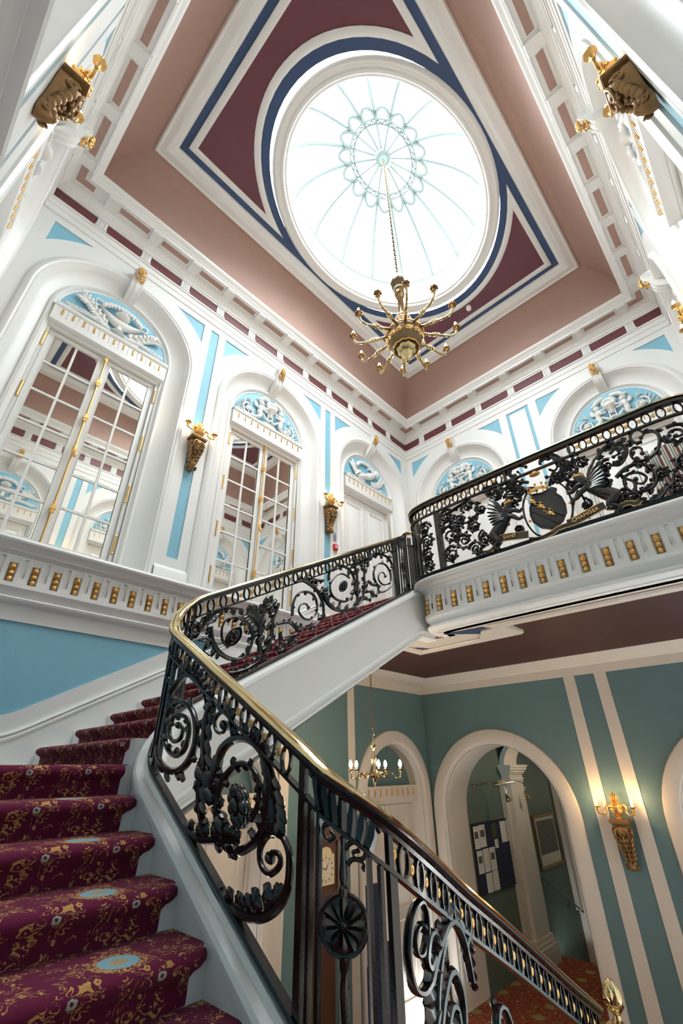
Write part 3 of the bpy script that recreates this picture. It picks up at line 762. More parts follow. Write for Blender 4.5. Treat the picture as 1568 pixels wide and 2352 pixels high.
# ---- the path of the stair string and balustrade: list of (x, y, base z)
RB = .065; cxb, cyb = -.6 + RB, .265 + RB
PATH = []
# the lower part of the flight turns round the well and runs down towards the hall
_pre = [(-.300, .742, -.4150), (-.296, .70, -.3945), (-.291, .66, -.3755), (-.285, .60, -.3450), (-.278, .54, -.3150), (-.270, .48, -.2860), (-.262, .42, -.2580), (-.253, .37, -.2340), (-.246, .33, -.2150), (-.246, .30, -.1985), (-.256, .279, -.1830), (-.272, .268, -.1700), (-.290, .265, nose1(-.290))]
PATH = [tuple(p) for p in smooth(_pre, 3)]
N0 = len(PATH) - 1
for k in range(1, 25): x = -.290 - (.535 - .290) * k / 24; PATH.append((x, .265, nose1(x)))
S0 = sum(math.hypot(PATH[i][0] - PATH[i - 1][0], PATH[i][1] - PATH[i - 1][1]) for i in range(1, N0 + 1))
def SX(x): return S0 - .29 - x if x < -.235 else S0 - .055 - (x + .235) * 1.5
zb0, zb1 = nose1(-.535), nose2(.33) - .014
for k in range(1, 12):
    t = k / 12; a = PI / 2 * t; h = 3 * t * t - 2 * t ** 3
    zz = zb0 + (zb1 - zb0) * (h * .35 + t * .65)
    PATH.append((cxb - RB * math.sin(a), cyb - RB * math.cos(a), zz))
for k in range(31):
    y = .33 + (.875 - .33) * k / 30; PATH.append((-.6, y, nose2(y) - .014))
for y, z in ((.885, .3655), (.895, .3685), (.91, .3700), (.93, .3700), (.952, .3700)): PATH.append((-.6, y, z))
NP = len(PATH); I_BEND0, I_BEND1 = N0 + 24, N0 + 36
def path_at(f):
    """f in [0, NP-1] -> (point, tangent(2d), right normal(2d))"""
    i = min(int(f), NP - 2); t = f - i; a, b = Vector(PATH[i]), Vector(PATH[i + 1]); p = a.lerp(b, t)
    q0, q1 = Vector(PATH[max(i - 1, 0)]), Vector(PATH[min(i + 2, NP - 1)]); d = (q1 - q0) if 0 < t < 1 else (Vector(PATH[min(i + 1, NP - 1)]) - Vector(PATH[max(i - 1, 0)]))
    d.z = 0; d.normalize(); return p, d, Vector((d.y, -d.x, 0))
def path_sweep(mb, prof, f0=0, f1=None, step=1.0, cap=True, m=None):
    f1 = NP - 1 if f1 is None else f1; n = max(1, int(round((f1 - f0) / step))); rows = []
    for k in range(n + 1):
        p, d, nr = path_at(f0 + (f1 - f0) * k / n); rows.append([p + nr * a + Vector((0, 0, t)) for a, t in prof])
    ids = mb.grid(rows, close_u=True, m=m)
    if cap: mb.F(ids[0], m); mb.F(ids[-1][::-1], m)
mb = MB()
path_sweep(mb, [(-.0150, -.055), (-.0150, -.002), (-.0172, .000), (-.0172, .005), (-.0150, .0085), (-.009, .0100), (-.0062, .0088), (-.0050, .0105), (-.0035, .0125), (.006, .0128), (.009, .0116), (.0110, .0080), (.0145, .0060), (.0160, .0015), (.0145, -.0020), (.0115, -.0045), (.0105, -.0085),
    (.0105, -.086), (.0130, -.0875), (.0140, -.0905), (.0100, -.096), (.0100, -.099), (.013, -.101), (.013, -.105), (.010, -.106), (-.015, -.106)])
mb.build('stair_string', M['white'], kind='structure')
# skirting on the left wall beside the second flight and round the landing: white band with a moulding, blue wall over it
def zsk(y):                                           # top of moulding line along the left wall
    t = max(0.0, (y - .165)); return .037 + (.546 * t * t / .16 if t < .08 else .546 * (t - .04))
def zbl(y):
    t = max(0.0, (y - .155)); return .0775 + (.56 * t * t / .16 if t < .08 else .56 * (t - .04))
ysk = [YF + (.93 - YF) * k / 60 for k in range(61)]
mb = MB(frA)
mb.grid([[(y, d, zsk(y) + dz) for y in ysk] for d, dz in ((.0105, -.075), (.0105, -.002), (.0125, .000), (.0125, .003), (.0085, .0055), (.0085, .0075), (.0115, .0095), (.0095, .012), (.004, .013), (.0, .0135))])
mb.build('baseboard_left', M['white'], kind='structure')
mb = MB(frD)
mb.grid([[(x, d, zsk(0) + dz) for x in (XL, -.57)] for d, dz in ((.0105, -.075), (.0105, .0), (.0125, .003), (.0085, .0075), (.0115, .0095), (.0, .0135))])
mb.build('baseboard_front', M['white'], kind='structure')
mb = MB(frA)
ypan = [y for y in ysk if y < .60]
top = [(y, .2425) for y in (YF + .02, .6)]
loop = [(y, zbl(y)) for y in ypan if y > YF + .02] + [(.6, .2425), (YF + .02, .2425)]
outer = [(y, zsk(y) + .010) for y in ysk] + [(.93, .36), (.93, ZS)] + [(YF, ZS)]
mb.poly([outer, loop], lambda s, z: (s, 0, z)); mb.band(loop, lambda s, z: (s, 0, z), lambda s, z: (s, -.004, z))
mb.build('stair_wall', M['white'], WALL['left'])
mb = MB(frA); mb.poly([loop], lambda s, z: (s, -.0038, z)); mb.build('stair_wall_panel', M['blue'], WALL['left'])
for wn_, fr, a, b in (('front', frD, XL, XR), ('right', frC, YF, .93)):
    mb = MB(fr); mb.poly([[(a, ZF + .0), (b, ZF + .0), (b, ZS), (a, ZS)]], lambda s, z: (s, 0, z)); mb.build('stair_wall', M['white'], WALL[wn_])
    mb = MB(fr); mb.poly([[(a + .02, -.1), (b - .02, -.1), (b - .02, .2425), (a + .02, .2425)]], lambda s, z: (s, .0008, z)); mb.build('stair_wall_panel', M['blue'], WALL[wn_])
# ---- gallery-level fascia: torus, frieze with gilt drops, lower mouldings.  (out, z) from the frieze face
FAS = [(-.012, .3925), (.012, .3925), (.018, .3915), (.020, .3900), (.0200, .3888), (.0235, .3882), (.0272, .3860), (.0285, .3825), (.0270, .3790), (.0230, .3772), (.0192, .3770), (.0192, .3745), (.0160, .3738), (.0135, .3715), (.0100, .3698), (.0100, .3672), (.0065, .3660), (.0030, .3630), (.0, .3612),
       (.0, .3075), (.0075, .3070), (.0075, .2990), (.0060, .2985), (.0020, .2945), (-.0025, .2880), (-.0035, .2848), (-.0035, .2834), (.002, .2830), (.0052, .2800), (.0035, .2758), (-.0005, .2742), (-.003, .2735), (-.010, .2725)]
def fascia(fr, a, b, parent, wname, s_first, pitch):
    mb = MB(fr); mb.grid([[(s, d + .010, z) for s in (a, b)] for d, z in FAS]); tr = mb.build('fascia', M['white'], parent)
    s = s_first
    while s < b - .01:
        place(DROP, 'gilt_drop', tr, wname, s, .0100, .3445)
        q = MB(fr)                                   # raised plates with a channel between
        lo = s + .0078; hi = s + pitch - .0078; mid = (lo + hi) / 2
        if hi < b:
            q.box(lo, mid - .0033, .010, .0130, .3085, .3560); q.box(mid + .0033, hi, .010, .0130, .3085, .3560); q.box(mid - .0033, mid + .0033, .010, .0130, .3085, .3180)
            q.box(lo, hi, .010, .0130, .3560, .3575); q.build('fluted_plate', M['white'], tr)
        s += pitch
    return tr
fascia(frA, YF, .905, WALL['left'], 'left', .1365 - .0383 * 5, .0383)
fascia(frD, XL, XR, WALL['front'], 'front', XL + .03, .0383)
fascia(frC, YF, .935, WALL['right'], 'right', YF + .03, .0383)
# ---- balcony
BP = smooth([(-.584, .952, 0), (-.578, .925, 0), (-.573, .905, 0), (-.562, .890, 0), (-.540, .8805, 0), (-.50, .8765, 0), (-.40, .8745, 0), (-.28, .8740, 0), (-.16, .8755, 0), (-.06, .878, 0), (0, .880, 0), (.030, .889, 0), (.048, .905, 0), (.056, .922, 0), (.075, .930, 0), (XR, .930, 0)], 5)
def bp_off(i, o, z):
    p = BP[i]; d = (BP[min(i + 1, len(BP) - 1)] - BP[max(i - 1, 0)]).normalized(); nr = Vector((d.y, -d.x, 0))
    return Vector((p.x + nr.x * o, p.y + nr.y * o, z))
BL = [0]
for i in range(1, len(BP)): BL.append(BL[-1] + (BP[i] - BP[i - 1]).length)
def bp_at(l, o, z):
    l = min(max(l, 0), BL[-1] - 1e-6); i = max(k for k in range(len(BL)) if BL[k] <= l); t = (l - BL[i]) / (BL[i + 1] - BL[i])
    p = bp_off(i, o, z).lerp(bp_off(i + 1, o, z), t); d = (BP[i + 1] - BP[i]).normalized(); return p, d
mb = MB()
mb.grid([[bp_off(i, d, z) for i in range(len(BP))] for d, z in FAS + [(-.016, .2715), (-.016, .2700), (-.046, .2700)]])
bal = mb.build('balcony', M['white'], kind='structure')
def bal_rz(d): return math.atan2(-d.x, d.y) - PI / 2 + PI / 2
l = .030
while l < BL[-1] - .02:
    p, d = bp_at(l, .0, .3445); rz = math.atan2(d.y, d.x) + PI
    inst(DROP, 'gilt_drop', bal, W(*p), (0, 0, rz))
    l2 = l + .0400
    if l2 < BL[-1]:
        q = MB()
        for a0, a1, z0, z1 in ((l + .0082, l + .0167, .3085, .3560), (l + .0233, l2 - .0082, .3085, .3560), (l + .0167, l + .0233, .3085, .3180), (l + .0082, l2 - .0082, .3560, .3575)):
            n = 3; ls = [a0 + (a1 - a0) * k / n for k in range(n + 1)]
            q.grid([[bp_at(u, .0, z0)[0] for u in ls], [bp_at(u, .0030, z0)[0] for u in ls], [bp_at(u, .0030, z1)[0] for u in ls], [bp_at(u, .0, z1)[0] for u in ls]])
            q.grid([[bp_at(u, o, z)[0] for o in (0, .0030)] for u, z in ((a0, z0), (a0, z1))]); q.grid([[bp_at(u, o, z)[0] for o in (0, .0030)] for u, z in ((a1, z0), (a1, z1))])
        q.build('fluted_plate', M['white'], bal)
    l = l2
# gallery floor and what is seen of it from below
mb = MB(); outl = [tuple(bp_off(i, -.004, 0))[:2] for i in range(len(BP))]
poly_top = outl + [(XR, YB), (XL, YB), (XL, .905), (-.60, .905), (-.60, .952)]
mb.poly([poly_top], lambda x, y: (x, y, ZS - .001)); mb.build('gallery_floor', M['hcarpet'], kind='structure', uvf=lambda co, n: (co.x, co.y))
outl2 = [tuple(bp_off(i, -.030, 0))[:2] for i in range(len(BP))]
ZR = .2665
inner = [(XR, .957), (-.425, .947), (-.425, 1.036), (-.700, 1.048), (-.700, .885), (-.612, .885), (-.612, .95)]
mb = MB(); mb.poly([outl2 + inner], lambda x, y: (x, y, .2700)); sof = mb.build('gallery_soffit', M['cream'], bal)
el = [(XR, .957), (-.425, .947), (-.425, 1.036), (-.700, 1.048), (-.700, .885)]
def edge_mould(line, prof, name, mt, parent, side=1):
    mb = MB(); n = len(line); rows = []
    for o, z in prof:
        row = []
        for i, p in enumerate(line):
            a = Vector(line[max(i - 1, 0)]) ; b = Vector(line[min(i + 1, n - 1)]); P0 = Vector(p)
            ns = []
            if i > 0: d = (P0 - a).normalized(); ns.append(Vector((-d.y, d.x)))
            if i < n - 1: d = (b - P0).normalized(); ns.append(Vector((-d.y, d.x)))
            nn = ns[0] if len(ns) == 1 else (ns[0] + ns[1]) / max(.2, 1 + ns[0].dot(ns[1]))
            q = P0 - nn * o * side; row.append((q.x, q.y, z))
        rows.append(row)
    mb.grid(rows); return mb.build(name, mt, parent)
edge_mould(el, [(-.018, .2690), (-.014, .2650), (-.008, .2655), (-.004, .2640), (.004, .2660), (.010, .2655), (.014, .2690), (.014, .276)], 'soffit_moulding', M['cream'], bal)
for pts in ([(-.555, .925), (-.455, .935), (-.452, 1.0), (-.47, 1.005)], [(-.690, .99), (-.675, .99), (-.655, 1.035), (-.670, 1.036)]):
    mb = MB(); mb.poly([pts], lambda x, y: (x, y, .2692)); mb.build('soffit_inset', M['navy'], bal)
mb = MB(); mb.slab([[(-.47, .955), (-.43, .950), (-.43, 1.03), (-.52, 1.035)]], lambda x, y: (x, y, .2685), lambda x, y: (x, y, .2650)); mb.build('soffit_block', M['cream'], bal)
# ---- lower hall
XA2, YB2 = -1.02, 1.500
fA2 = lambda s, d, z: (XA2 + d, s, z)
fB2 = lambda s, d, z: (s, YB2 - d, z)
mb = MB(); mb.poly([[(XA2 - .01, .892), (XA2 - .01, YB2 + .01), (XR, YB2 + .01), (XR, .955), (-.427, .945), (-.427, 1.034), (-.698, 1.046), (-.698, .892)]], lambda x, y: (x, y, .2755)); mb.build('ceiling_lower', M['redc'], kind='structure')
mb = MB(); mb.poly([[(XA2, YF), (XR, YF), (XR, 2.10), (XA2, 2.10)]], lambda x, y: (x, y, ZF)); mb.build('floor', M['hcarpet'], kind='structure', uvf=lambda co, n: (co.x, co.y))
LARCH = [(.0458, 0), (.0458, .003), (.043, .007), (.030, .010), (.018, .0105), (.010, .009), (.007, .004), (.005, .004), (.002, .001), (0, -.003)]
def lower_wall(name, fr, a, b, arches, stripes, depth=.13):
    """arches: (centre, opening radius, springing, moulding width factor, closed back depth or None)"""
    mb = MB(fr); outer = [(a, ZF)]
    for c, r, zs, f, bk in arches: outer += [(c - r, ZF)] + arcpts(c, r, zs) + [(c + r, ZF)]
    outer += [(b, ZF), (b, .2755), (a, .2755)]
    mb.poly([outer], lambda s, z: (s, 0, z)); w = mb.build(name, M['teal'], kind='structure')
    for c, r, zs, f, bk in arches:
        p = MB(fr); arch_sweep(p, lambda s, d, z: (s, d, z), c, zs, ZF, [(r + q * f, d) for q, d in LARCH]); p.build('arch_moulding', M['cream'], w)
        p = MB(fr); dd = bk if bk else depth; arch_sweep(p, lambda s, d, z: (s, d, z), c, zs, ZF, [(r, -.003), (r - .002, -.02), (r, -.022), (r, -dd)]); p.build('arch_reveal', M['cream'], w)
    for s0, s1 in stripes:
        p = MB(fr); p.box(s0, s1, .0003, .0022, ZF, .2325); p.build('pilaster_strip', M['cream'], w)
    a2 = .892 if 'left' in name else a
    p = MB(fr); p.grid([[(s, d, z) for s in (a2, b)] for d, z in ((0, .2320), (.003, .2325), (.003, .2560), (.005, .2565), (.008, .2590), (.009, .2615), (.030, .2640), (.040, .2665), (.052, .2700), (.060, .2740), (.074, .2756))]); p.build('cornice', M['cream'], w)
    return w
LB = lower_wall('wall_back_lower', fB2, XA2, XR, ((-.773, .190, -.131, 1.0, None), (-.105, .190, -.131, 1.0, .045)), ((-.498, -.466), (-.410, -.378)))
LA = lower_wall('wall_left_lower', fA2, .45, YB2, ((1.312, .140, -.077, .95, .05), (.655, .140, -.077, .95, .05)), ((.835, .867), (1.092, 1.122)))
for c, fr, w_, nm in ((1.312, fA2, LA, 3), (.655, fA2, LA, 4)):
    p = MB(fr); p.poly([arcpts(c, .1405, -.052)], lambda s, z: (s, -.048, z)); p.build('lunette_ground', M['teal'], w_)
    p = MB(fr); p.box(c - .141, c + .141, -.05, -.018, -.093, -.052); li = p.build('lintel', M['cream'], w_)
    for k in range(9):
        o = inst(MINI, 'gilt_bead', li, W(*fr(c - .112 + .028 * k, -.018, -.058)), (0, 0, -PI / 2))
    dn += 1; panelled_door(fr, c, 'door_%d' % dn, ZF, -.093, hw=.140, material=M['cream'], handle=True)
p = MB(fB2); p.poly([[(-.105 - .19, ZF), (-.105 + .19, ZF), (-.105 + .19, .1), (-.105 - .19, .1)]], lambda s, z: (s, -.044, z)); p.build('niche_back', M['blue'], LB)
# corridor beyond the open arch
XC0, XC1 = -.963, -.583
mb = MB()
mb.grid([[(XC0, y, z) for y in (YB2 + .128, 3.4)] for z in (-1.4, .20)]); cw = mb.build('wall_corridor_left', M['green'], kind='structure')
mb = MB(); mb.grid([[(XC1, y, z) for y in (YB2 + .128, 3.4)] for z in (-1.4, .20)]); mb.build('wall_corridor_right', M['green'], kind='structure')
mb = MB(); mb.grid([[(x, 3.4, z) for x in (XC0, XC1)] for z in (-1.4, .20)]); mb.build('wall_corridor_end', M['green'], kind='structure')
mb = MB(); mb.grid([[(x, y, .125) for x in (XC0, XC1)] for y in (YB2 + .1, 3.4)]); mb.build('ceiling_corridor', M['dark'], kind='structure')
mb = MB()
for k in range(12): mb.box(XC0, XC1, 2.10 + k * .055, 2.10 + (k + 1) * .055, ZF - RZ * (k + 1) - .03, ZF - RZ * (k + 1))
mb.build('floor_steps', M['hcarpet'], kind='structure', uvf=lambda co, n: (co.x, co.y))
for yc, wd_ in ((1.975, .056), (2.47, .056)):
    q = MB()
    q.box(XC0, XC0 + .034, yc - wd_, yc + wd_, ZF + .075 - (0 if yc < 2.1 else .2), -.050)
    q.box(XC0, XC0 + .018, yc - wd_ - .030, yc - wd_ + .002, ZF + .075, -.050)
    pl = q.build('corridor_pilaster', M['cream'], cw)
    q = MB()
    for o, z0, z1 in ((.004, -.050, -.044), (.001, -.044, -.030), (.006, -.030, -.024), (.011, -.024, -.016), (.017, -.016, -.006), (.021, -.006, .002)):
        q.box(XC0, XC0 + .034 + o, yc - wd_ - o, yc + wd_ + o, z0, z1)
    q.build('capital', M['cream'], pl)
    q = MB()
    for o, z0, z1 in ((.016, ZF, ZF + .052), (.011, ZF + .052, ZF + .062), (.006, ZF + .062, ZF + .075)): q.box(XC0, XC0 + .034 + o, yc - wd_ - o - .02, yc + wd_ + o, z0 - (0 if yc < 2.1 else .3), z1 - (0 if yc < 2.1 else .2))
    q.build('pilaster_base', M['cream'], pl)
    q = MB(); r0 = (XC1 - XC0) / 2; cxx = (XC0 + XC1) / 2; pr = []
    for r, y in ((r0, yc - wd_), (r0 - .020, yc - wd_), (r0 - .020, yc + wd_), (r0, yc + wd_)):
        pr.append([(cxx + r * math.cos(PI * k / 24), y, -.0 + r * .62 * math.sin(PI * k / 24)) for k in range(25)])
    q.grid(pr); q.build('transverse_arch', M['cream'], pl)
# ================================================================ IRONWORK
ARC = [0.0]
for i in range(1, NP): ARC.append(ARC[-1] + math.hypot(PATH[i][0] - PATH[i - 1][0], PATH[i][1] - PATH[i - 1][1]))
def f_of_s(s):
    s = min(max(s, 0), ARC[-1] - 1e-7); lo = 0
    while ARC[lo + 1] < s: lo += 1
    return lo + (s - ARC[lo]) / (ARC[lo + 1] - ARC[lo])
def PS(s, t, n=0.0):
    p, d, nr = path_at(f_of_s(s)); return p + nr * n + Vector((0, 0, t))
S2 = ARC[I_BEND1]                                     # arc length where the second flight starts (y = .33)
def c1(pts): return [(SX(x), t if x < -.235 else .171 - (.170 - t) * 1.5, 0) for x, t in pts]
def c2(pts): return [(S2 + (y - .33), t + .014, 0) for y, t in pts]
def leaflet(mb, p, ang, ln, wd, nb=.0022, lobes=True):
    """cast acanthus leaflet in the (s, t, n) sheet: pointed, ridged, curling at the tip"""
    s, t, n = p; ca, sa = math.cos(ang), math.sin(ang); rows = []
    for u, w, h in ((0, .35, 0), (.3, 1.0, .8), (.55, .75, 1.1), (.68, .95, 1.1), (.9, .45, .7), (1.0, .05, .1)):
        a = u * ln; cx, cz = s + ca * a, t + sa * a
        rows.append([(cx - sa * wd * w * q, cz + ca * wd * w * q, n + nb * h * (1.5 - abs(q)) - (.0006 if q else 0)) for q in (-1, -.4, 0, .4, 1)])
    mb.grid(rows); mb.grid([[(a, b, -c) for a, b, c in r] for r in rows])
def frond(mb, pts, k0, k1, step, side, size, wd=.30, spread=.75):
    for k in range(k0, min(k1, len(pts) - 1), step):
        d = pts[k + 1] - pts[k]; a = math.atan2(d.y, d.x); u = (k - k0) / max(1, k1 - k0); sz = size * (.55 + .7 * math.sin(PI * (.15 + .8 * u)))
        leaflet(mb, (pts[k].x, pts[k].y, pts[k].z), a + side * spread, sz, sz * wd)
def scroll(fn, pts, r, parent, name='scroll', taper=.55, leaves=(), knob=0, sub=4, flat=1.25, n=7):
    P = smooth(pts, sub); k = len(P); mb = MB(fn); r = r * 1.28
    rr = [r * (1 - (1 - taper) * i / (k - 1)) for i in range(k)]
    mb.tube(P, rr, n, flat=(0, 0, 1), fz=flat)
    for side, a, b, step, size in leaves: frond(mb, P, int(a * k), int(b * k), step, side, size * 1.3, .34)
    if knob: mb.ell(tuple(P[-1]), (knob, knob, knob * 1.3), n=8, k=6)
    return mb.build(name, M['iron'], parent, ang=50)
F1 = {
  'S1':[(-.5416,.0408),(-.531,.0324),(-.5091,.0356),(-.4851,.048),(-.4675,.0666),(-.4595,.0846),(-.4622,.0992),(-.4729,.1088),(-.4936,.1083),(-.5124,.0995),(-.5266,.0852),(-.5303,.0705),(-.5287,.0578),(-.5168,.0518),(-.5007,.0535),(-.488,.0612),(-.4777,.0742),(-.4753,.0878),(-.4812,.0967),(-.4963,.0945),(-.5122,.0857),(-.5186,.0742),(-.5175,.0655),(-.5079,.0634),(-.4966,.0692),(-.4895,.0777),(-.4896,.0846),(-.4996,.0826)],
  'A1':[(-.531,.1028),(-.5149,.1216),(-.4962,.1364),(-.4778,.1414),(-.4635,.1395),(-.4516,.1348),(-.4473,.1288)],
  'C1':[(-.5149,.1216),(-.5334,.1116),(-.5463,.1136),(-.5517,.1211),(-.5482,.1325),(-.5382,.1412),(-.5277,.1442),(-.5249,.1394),(-.5286,.1308),(-.5359,.1284)],
  'L1':[(-.4305,.1375),(-.4376,.1315),(-.4427,.1184),(-.4429,.1042),(-.4412,.0914),(-.437,.0813),(-.4398,.0661),(-.4391,.0541),(-.4321,.0423),(-.42,.036)],
  'M1':[(-.4215,.0611),(-.4209,.0727),(-.4174,.0819),(-.4138,.0906)],
  'A2':[(-.4138,.0906),(-.4099,.1061),(-.3961,.121),(-.3786,.1325),(-.3625,.1375),(-.3481,.1371),(-.3369,.1311),(-.3326,.1191),(-.3337,.1047),(-.3388,.0896),(-.3494,.0738),(-.3648,.0588),(-.3803,.0489),(-.3932,.0462),(-.4033,.0507),(-.4078,.0606),(-.4064,.0769),(-.3974,.0939),(-.3812,.11),(-.3657,.1176),(-.353,.1177),(-.3475,.1106),(-.3487,.0986),(-.3558,.086)],
  'D2':[(-.3743,.0835),(-.357,.0937),(-.3714,.0689)],
  'C2':[(-.3936,.1266),(-.3992,.1351),(-.404,.1391),(-.4154,.1363),(-.4257,.1277),(-.4276,.1193),(-.4204,.1156),(-.4098,.1218),(-.4092,.1275)],
  'R2':[(-.3479,.1357),(-.3355,.1319),(-.3304,.1239),(-.3267,.1156),(-.3246,.1081),(-.3257,.0996)],
  'S3':[(-.4087,.0152),(-.3886,.0144),(-.3716,.0196),(-.355,.0263),(-.3379,.0369),(-.3231,.05),(-.3136,.0624),(-.3079,.0744),(-.306,.0859),(-.3076,.0944),(-.3148,.0983),(-.3249,.0951),(-.3348,.0868),(-.3413,.0765),(-.3413,.0688),(-.3365,.0659),(-.3282,.0684),(-.3199,.0768),(-.3165,.0838),(-.3207,.0855),(-.3276,.0811),(-.3292,.0771)],
  'P':[(-.2978,.1029),(-.2879,.1093),(-.2781,.1155),(-.2595,.1423),(-.2599,.0903),(-.2439,.1016),(-.26,.075),(-.2602,.0472),(-.2411,.1163),(-.2322,.1224),(-.2236,.1282)],
  'Scroll':[(-.2595,.1397),(-.265,.1399),(-.2729,.1342),(-.2746,.1286),(-.2706,.1272),(-.2656,.1328),(-.2684,.1327)],
  'Scroll2':[(-.2586,.1303),(-.2543,.1367),(-.246,.1425),(-.2441,.1395),(-.2462,.1334),(-.2513,.1301),(-.2533,.1318),(-.2492,.1357)],
  'Scroll3':[(-.2571,.1228),(-.2534,.1282),(-.2463,.131),(-.2464,.1274)],
  'C4':[(-.2034,.119),(-.2105,.1141),(-.2175,.114),(-.2199,.1225),(-.217,.1338),(-.211,.1425),(-.2046,.1461),(-.201,.1426),(-.2017,.1351),(-.2073,.1275),(-.2125,.1258),(-.2131,.1305),(-.2096,.1355),(-.2055,.137)],
  'A4':[(-.2034,.1187),(-.1939,.1303),(-.1821,.1417),(-.173,.1476),(-.1658,.1488),(-.1602,.1464),(-.1562,.1411),(-.154,.1344),(-.1529,.1295)],
  'S4':[(-.2045,.0821),(-.2019,.0909),(-.1989,.1023),(-.1913,.1157),(-.1826,.1255),(-.175,.1285),(-.1696,.1248),(-.1678,.1177),(-.1698,.11)],
  'S4i':[(-.1953,.0895),(-.1936,.0974),(-.1911,.1041),(-.1833,.1143),(-.1769,.1156),(-.1752,.1119),(-.1778,.1045)],
  'L4':[(-.1834,.1385),(-.1897,.1293),(-.1953,.1183),(-.1973,.109),(-.1959,.1056)],
  'K4':[(-.1968,.1288),(-.2029,.1239),(-.205,.1266),(-.2009,.1345),(-.1959,.1374),(-.1953,.1341)],
  'V4':[(-.209,.1001),(-.2081,.0952),(-.2095,.0849),(-.2107,.0771)],
  'R4':[(-.1548,.1372),(-.1564,.1399),(-.1558,.1434),(-.1524,.147),(-.1505,.1464),(-.1518,.1429)],
}
F2 = {
  'T1':[(.3148,.1061),(.3307,.1084),(.3481,.1211),(.3708,.1212),(.3986,.1111)],
  'K1':[(.3279,.0993),(.3218,.0996),(.3136,.1075),(.3114,.1152),(.317,.1172),(.3252,.1103)],
  'S1':[(.3455,.1011),(.3508,.0789),(.3633,.0581),(.381,.0412),(.398,.0323),(.4122,.0327),(.4208,.044),(.4215,.061),(.4117,.082),(.3978,.0957),(.3825,.1031),(.3687,.1013),(.3645,.0902),(.368,.0724),(.3788,.0581)],
  'D1':[(.3871,.0711),(.4032,.0651)],
  'K2':[(.3298,.0868),(.3401,.0869),(.3511,.0768),(.3551,.0633),(.3485,.0582),(.3388,.0678),(.3421,.0733)],
  'U':[(.4369,.0476)],
  'P1':[(.4376,.0268),(.4354,.0559),(.4319,.0727),(.4211,.09),(.4071,.1015)],
  'P2':[(.4354,.0559),(.4375,.0845),(.4415,.0995),(.4523,.1032),(.4604,.091),(.4535,.0885)],
  'V1':[(.47,.0977),(.4652,.0847),(.4592,.0701),(.4597,.0469),(.4543,.0311),(.4387,.0158),(.4193,.0114),(.4002,.0134),(.3838,.0184)],
  'K3':[(.4773,.0451),(.4791,.0306),(.4868,.0231),(.4874,.0138),(.4776,.0132),(.4727,.0229)],
  'K4':[(.4698,.0617),(.4844,.059),(.4997,.0537),(.5162,.0334),(.5102,.0283),(.5011,.0293),(.4986,.0209),(.5081,.0115),(.514,.0151)],
  'S2':[(.5089,.1267),(.5256,.1248),(.5396,.1154),(.5612,.0955),(.5761,.0691),(.5801,.0436),(.5662,.0301),(.5426,.0283),(.5196,.0389),(.5002,.0554)],
  'S2i':[(.5028,.0643),(.5045,.0888),(.5134,.1016),(.5299,.102),(.5508,.0904),(.5618,.0708),(.5622,.0522),(.5487,.0437),(.532,.0495),(.5183,.0666),(.521,.0785),(.5342,.0769),(.5413,.0668)],
  'S3':[(.5945,.1058),(.5944,.1205),(.6062,.1294),(.6307,.1294),(.6602,.1095),(.6724,.0813),(.6672,.0585),(.6457,.0474),(.6177,.059),(.6022,.075),(.5984,.0961),(.6141,.1093),(.6346,.1099),(.6555,.0952)],
  'D3':[(.6362,.0824),(.6528,.0777)],
  'B3':[(.5759,.0884),(.5853,.069),(.6022,.0485),(.6292,.0328),(.666,.0265),(.6927,.0358),(.7031,.0602),(.7049,.0915),(.7088,.1167),(.7269,.131),(.7575,.1293)],
  'U3':[(.6803,.0577)],
  'P3':[(.679,.0282),(.6805,.0607),(.6798,.0981),(.6739,.1187),(.6788,.1272),(.6972,.1228),(.6987,.106)],
  'K5':[(.5793,.11),(.5644,.1141),(.5499,.1209),(.5501,.1153)],
  'K6':[(.5685,.0906),(.5795,.0929),(.5889,.0846),(.5815,.0798),(.5946,.0689),(.589,.0678),(.5852,.0745)],
  'U4':[(.7047,.0629)],
  'S4':[(.7153,.1052),(.7265,.126),(.7575,.1293),(.7936,.1104),(.8127,.0808),(.8141,.0455),(.7906,.0318),(.7643,.0313),(.7499,.0404)],
  'S4i':[(.7508,.0498),(.7398,.0692),(.7389,.0892),(.7552,.102),(.7811,.0957),(.8003,.0699),(.7977,.0466),(.771,.0473),(.7546,.0651),(.7582,.0775),(.7739,.0768),(.7807,.0648)],
  'K7':[(.7133,.0732),(.7316,.0585),(.7508,.0498),(.7497,.0372),(.7393,.0308),(.7302,.0398)],
  'K8':[(.7024,.0481),(.7234,.045),(.7274,.0344),(.7175,.0281),(.7063,.0346)],
  'R5':[(.8065,.1257),(.8169,.1161),(.81,.1066),(.7994,.1127)],
  'post':[(.8267,.0774),(.838,.0745),(.8554,.0702),(.8762,.065),(.8945,.0604),(.9069,.0573)],
}
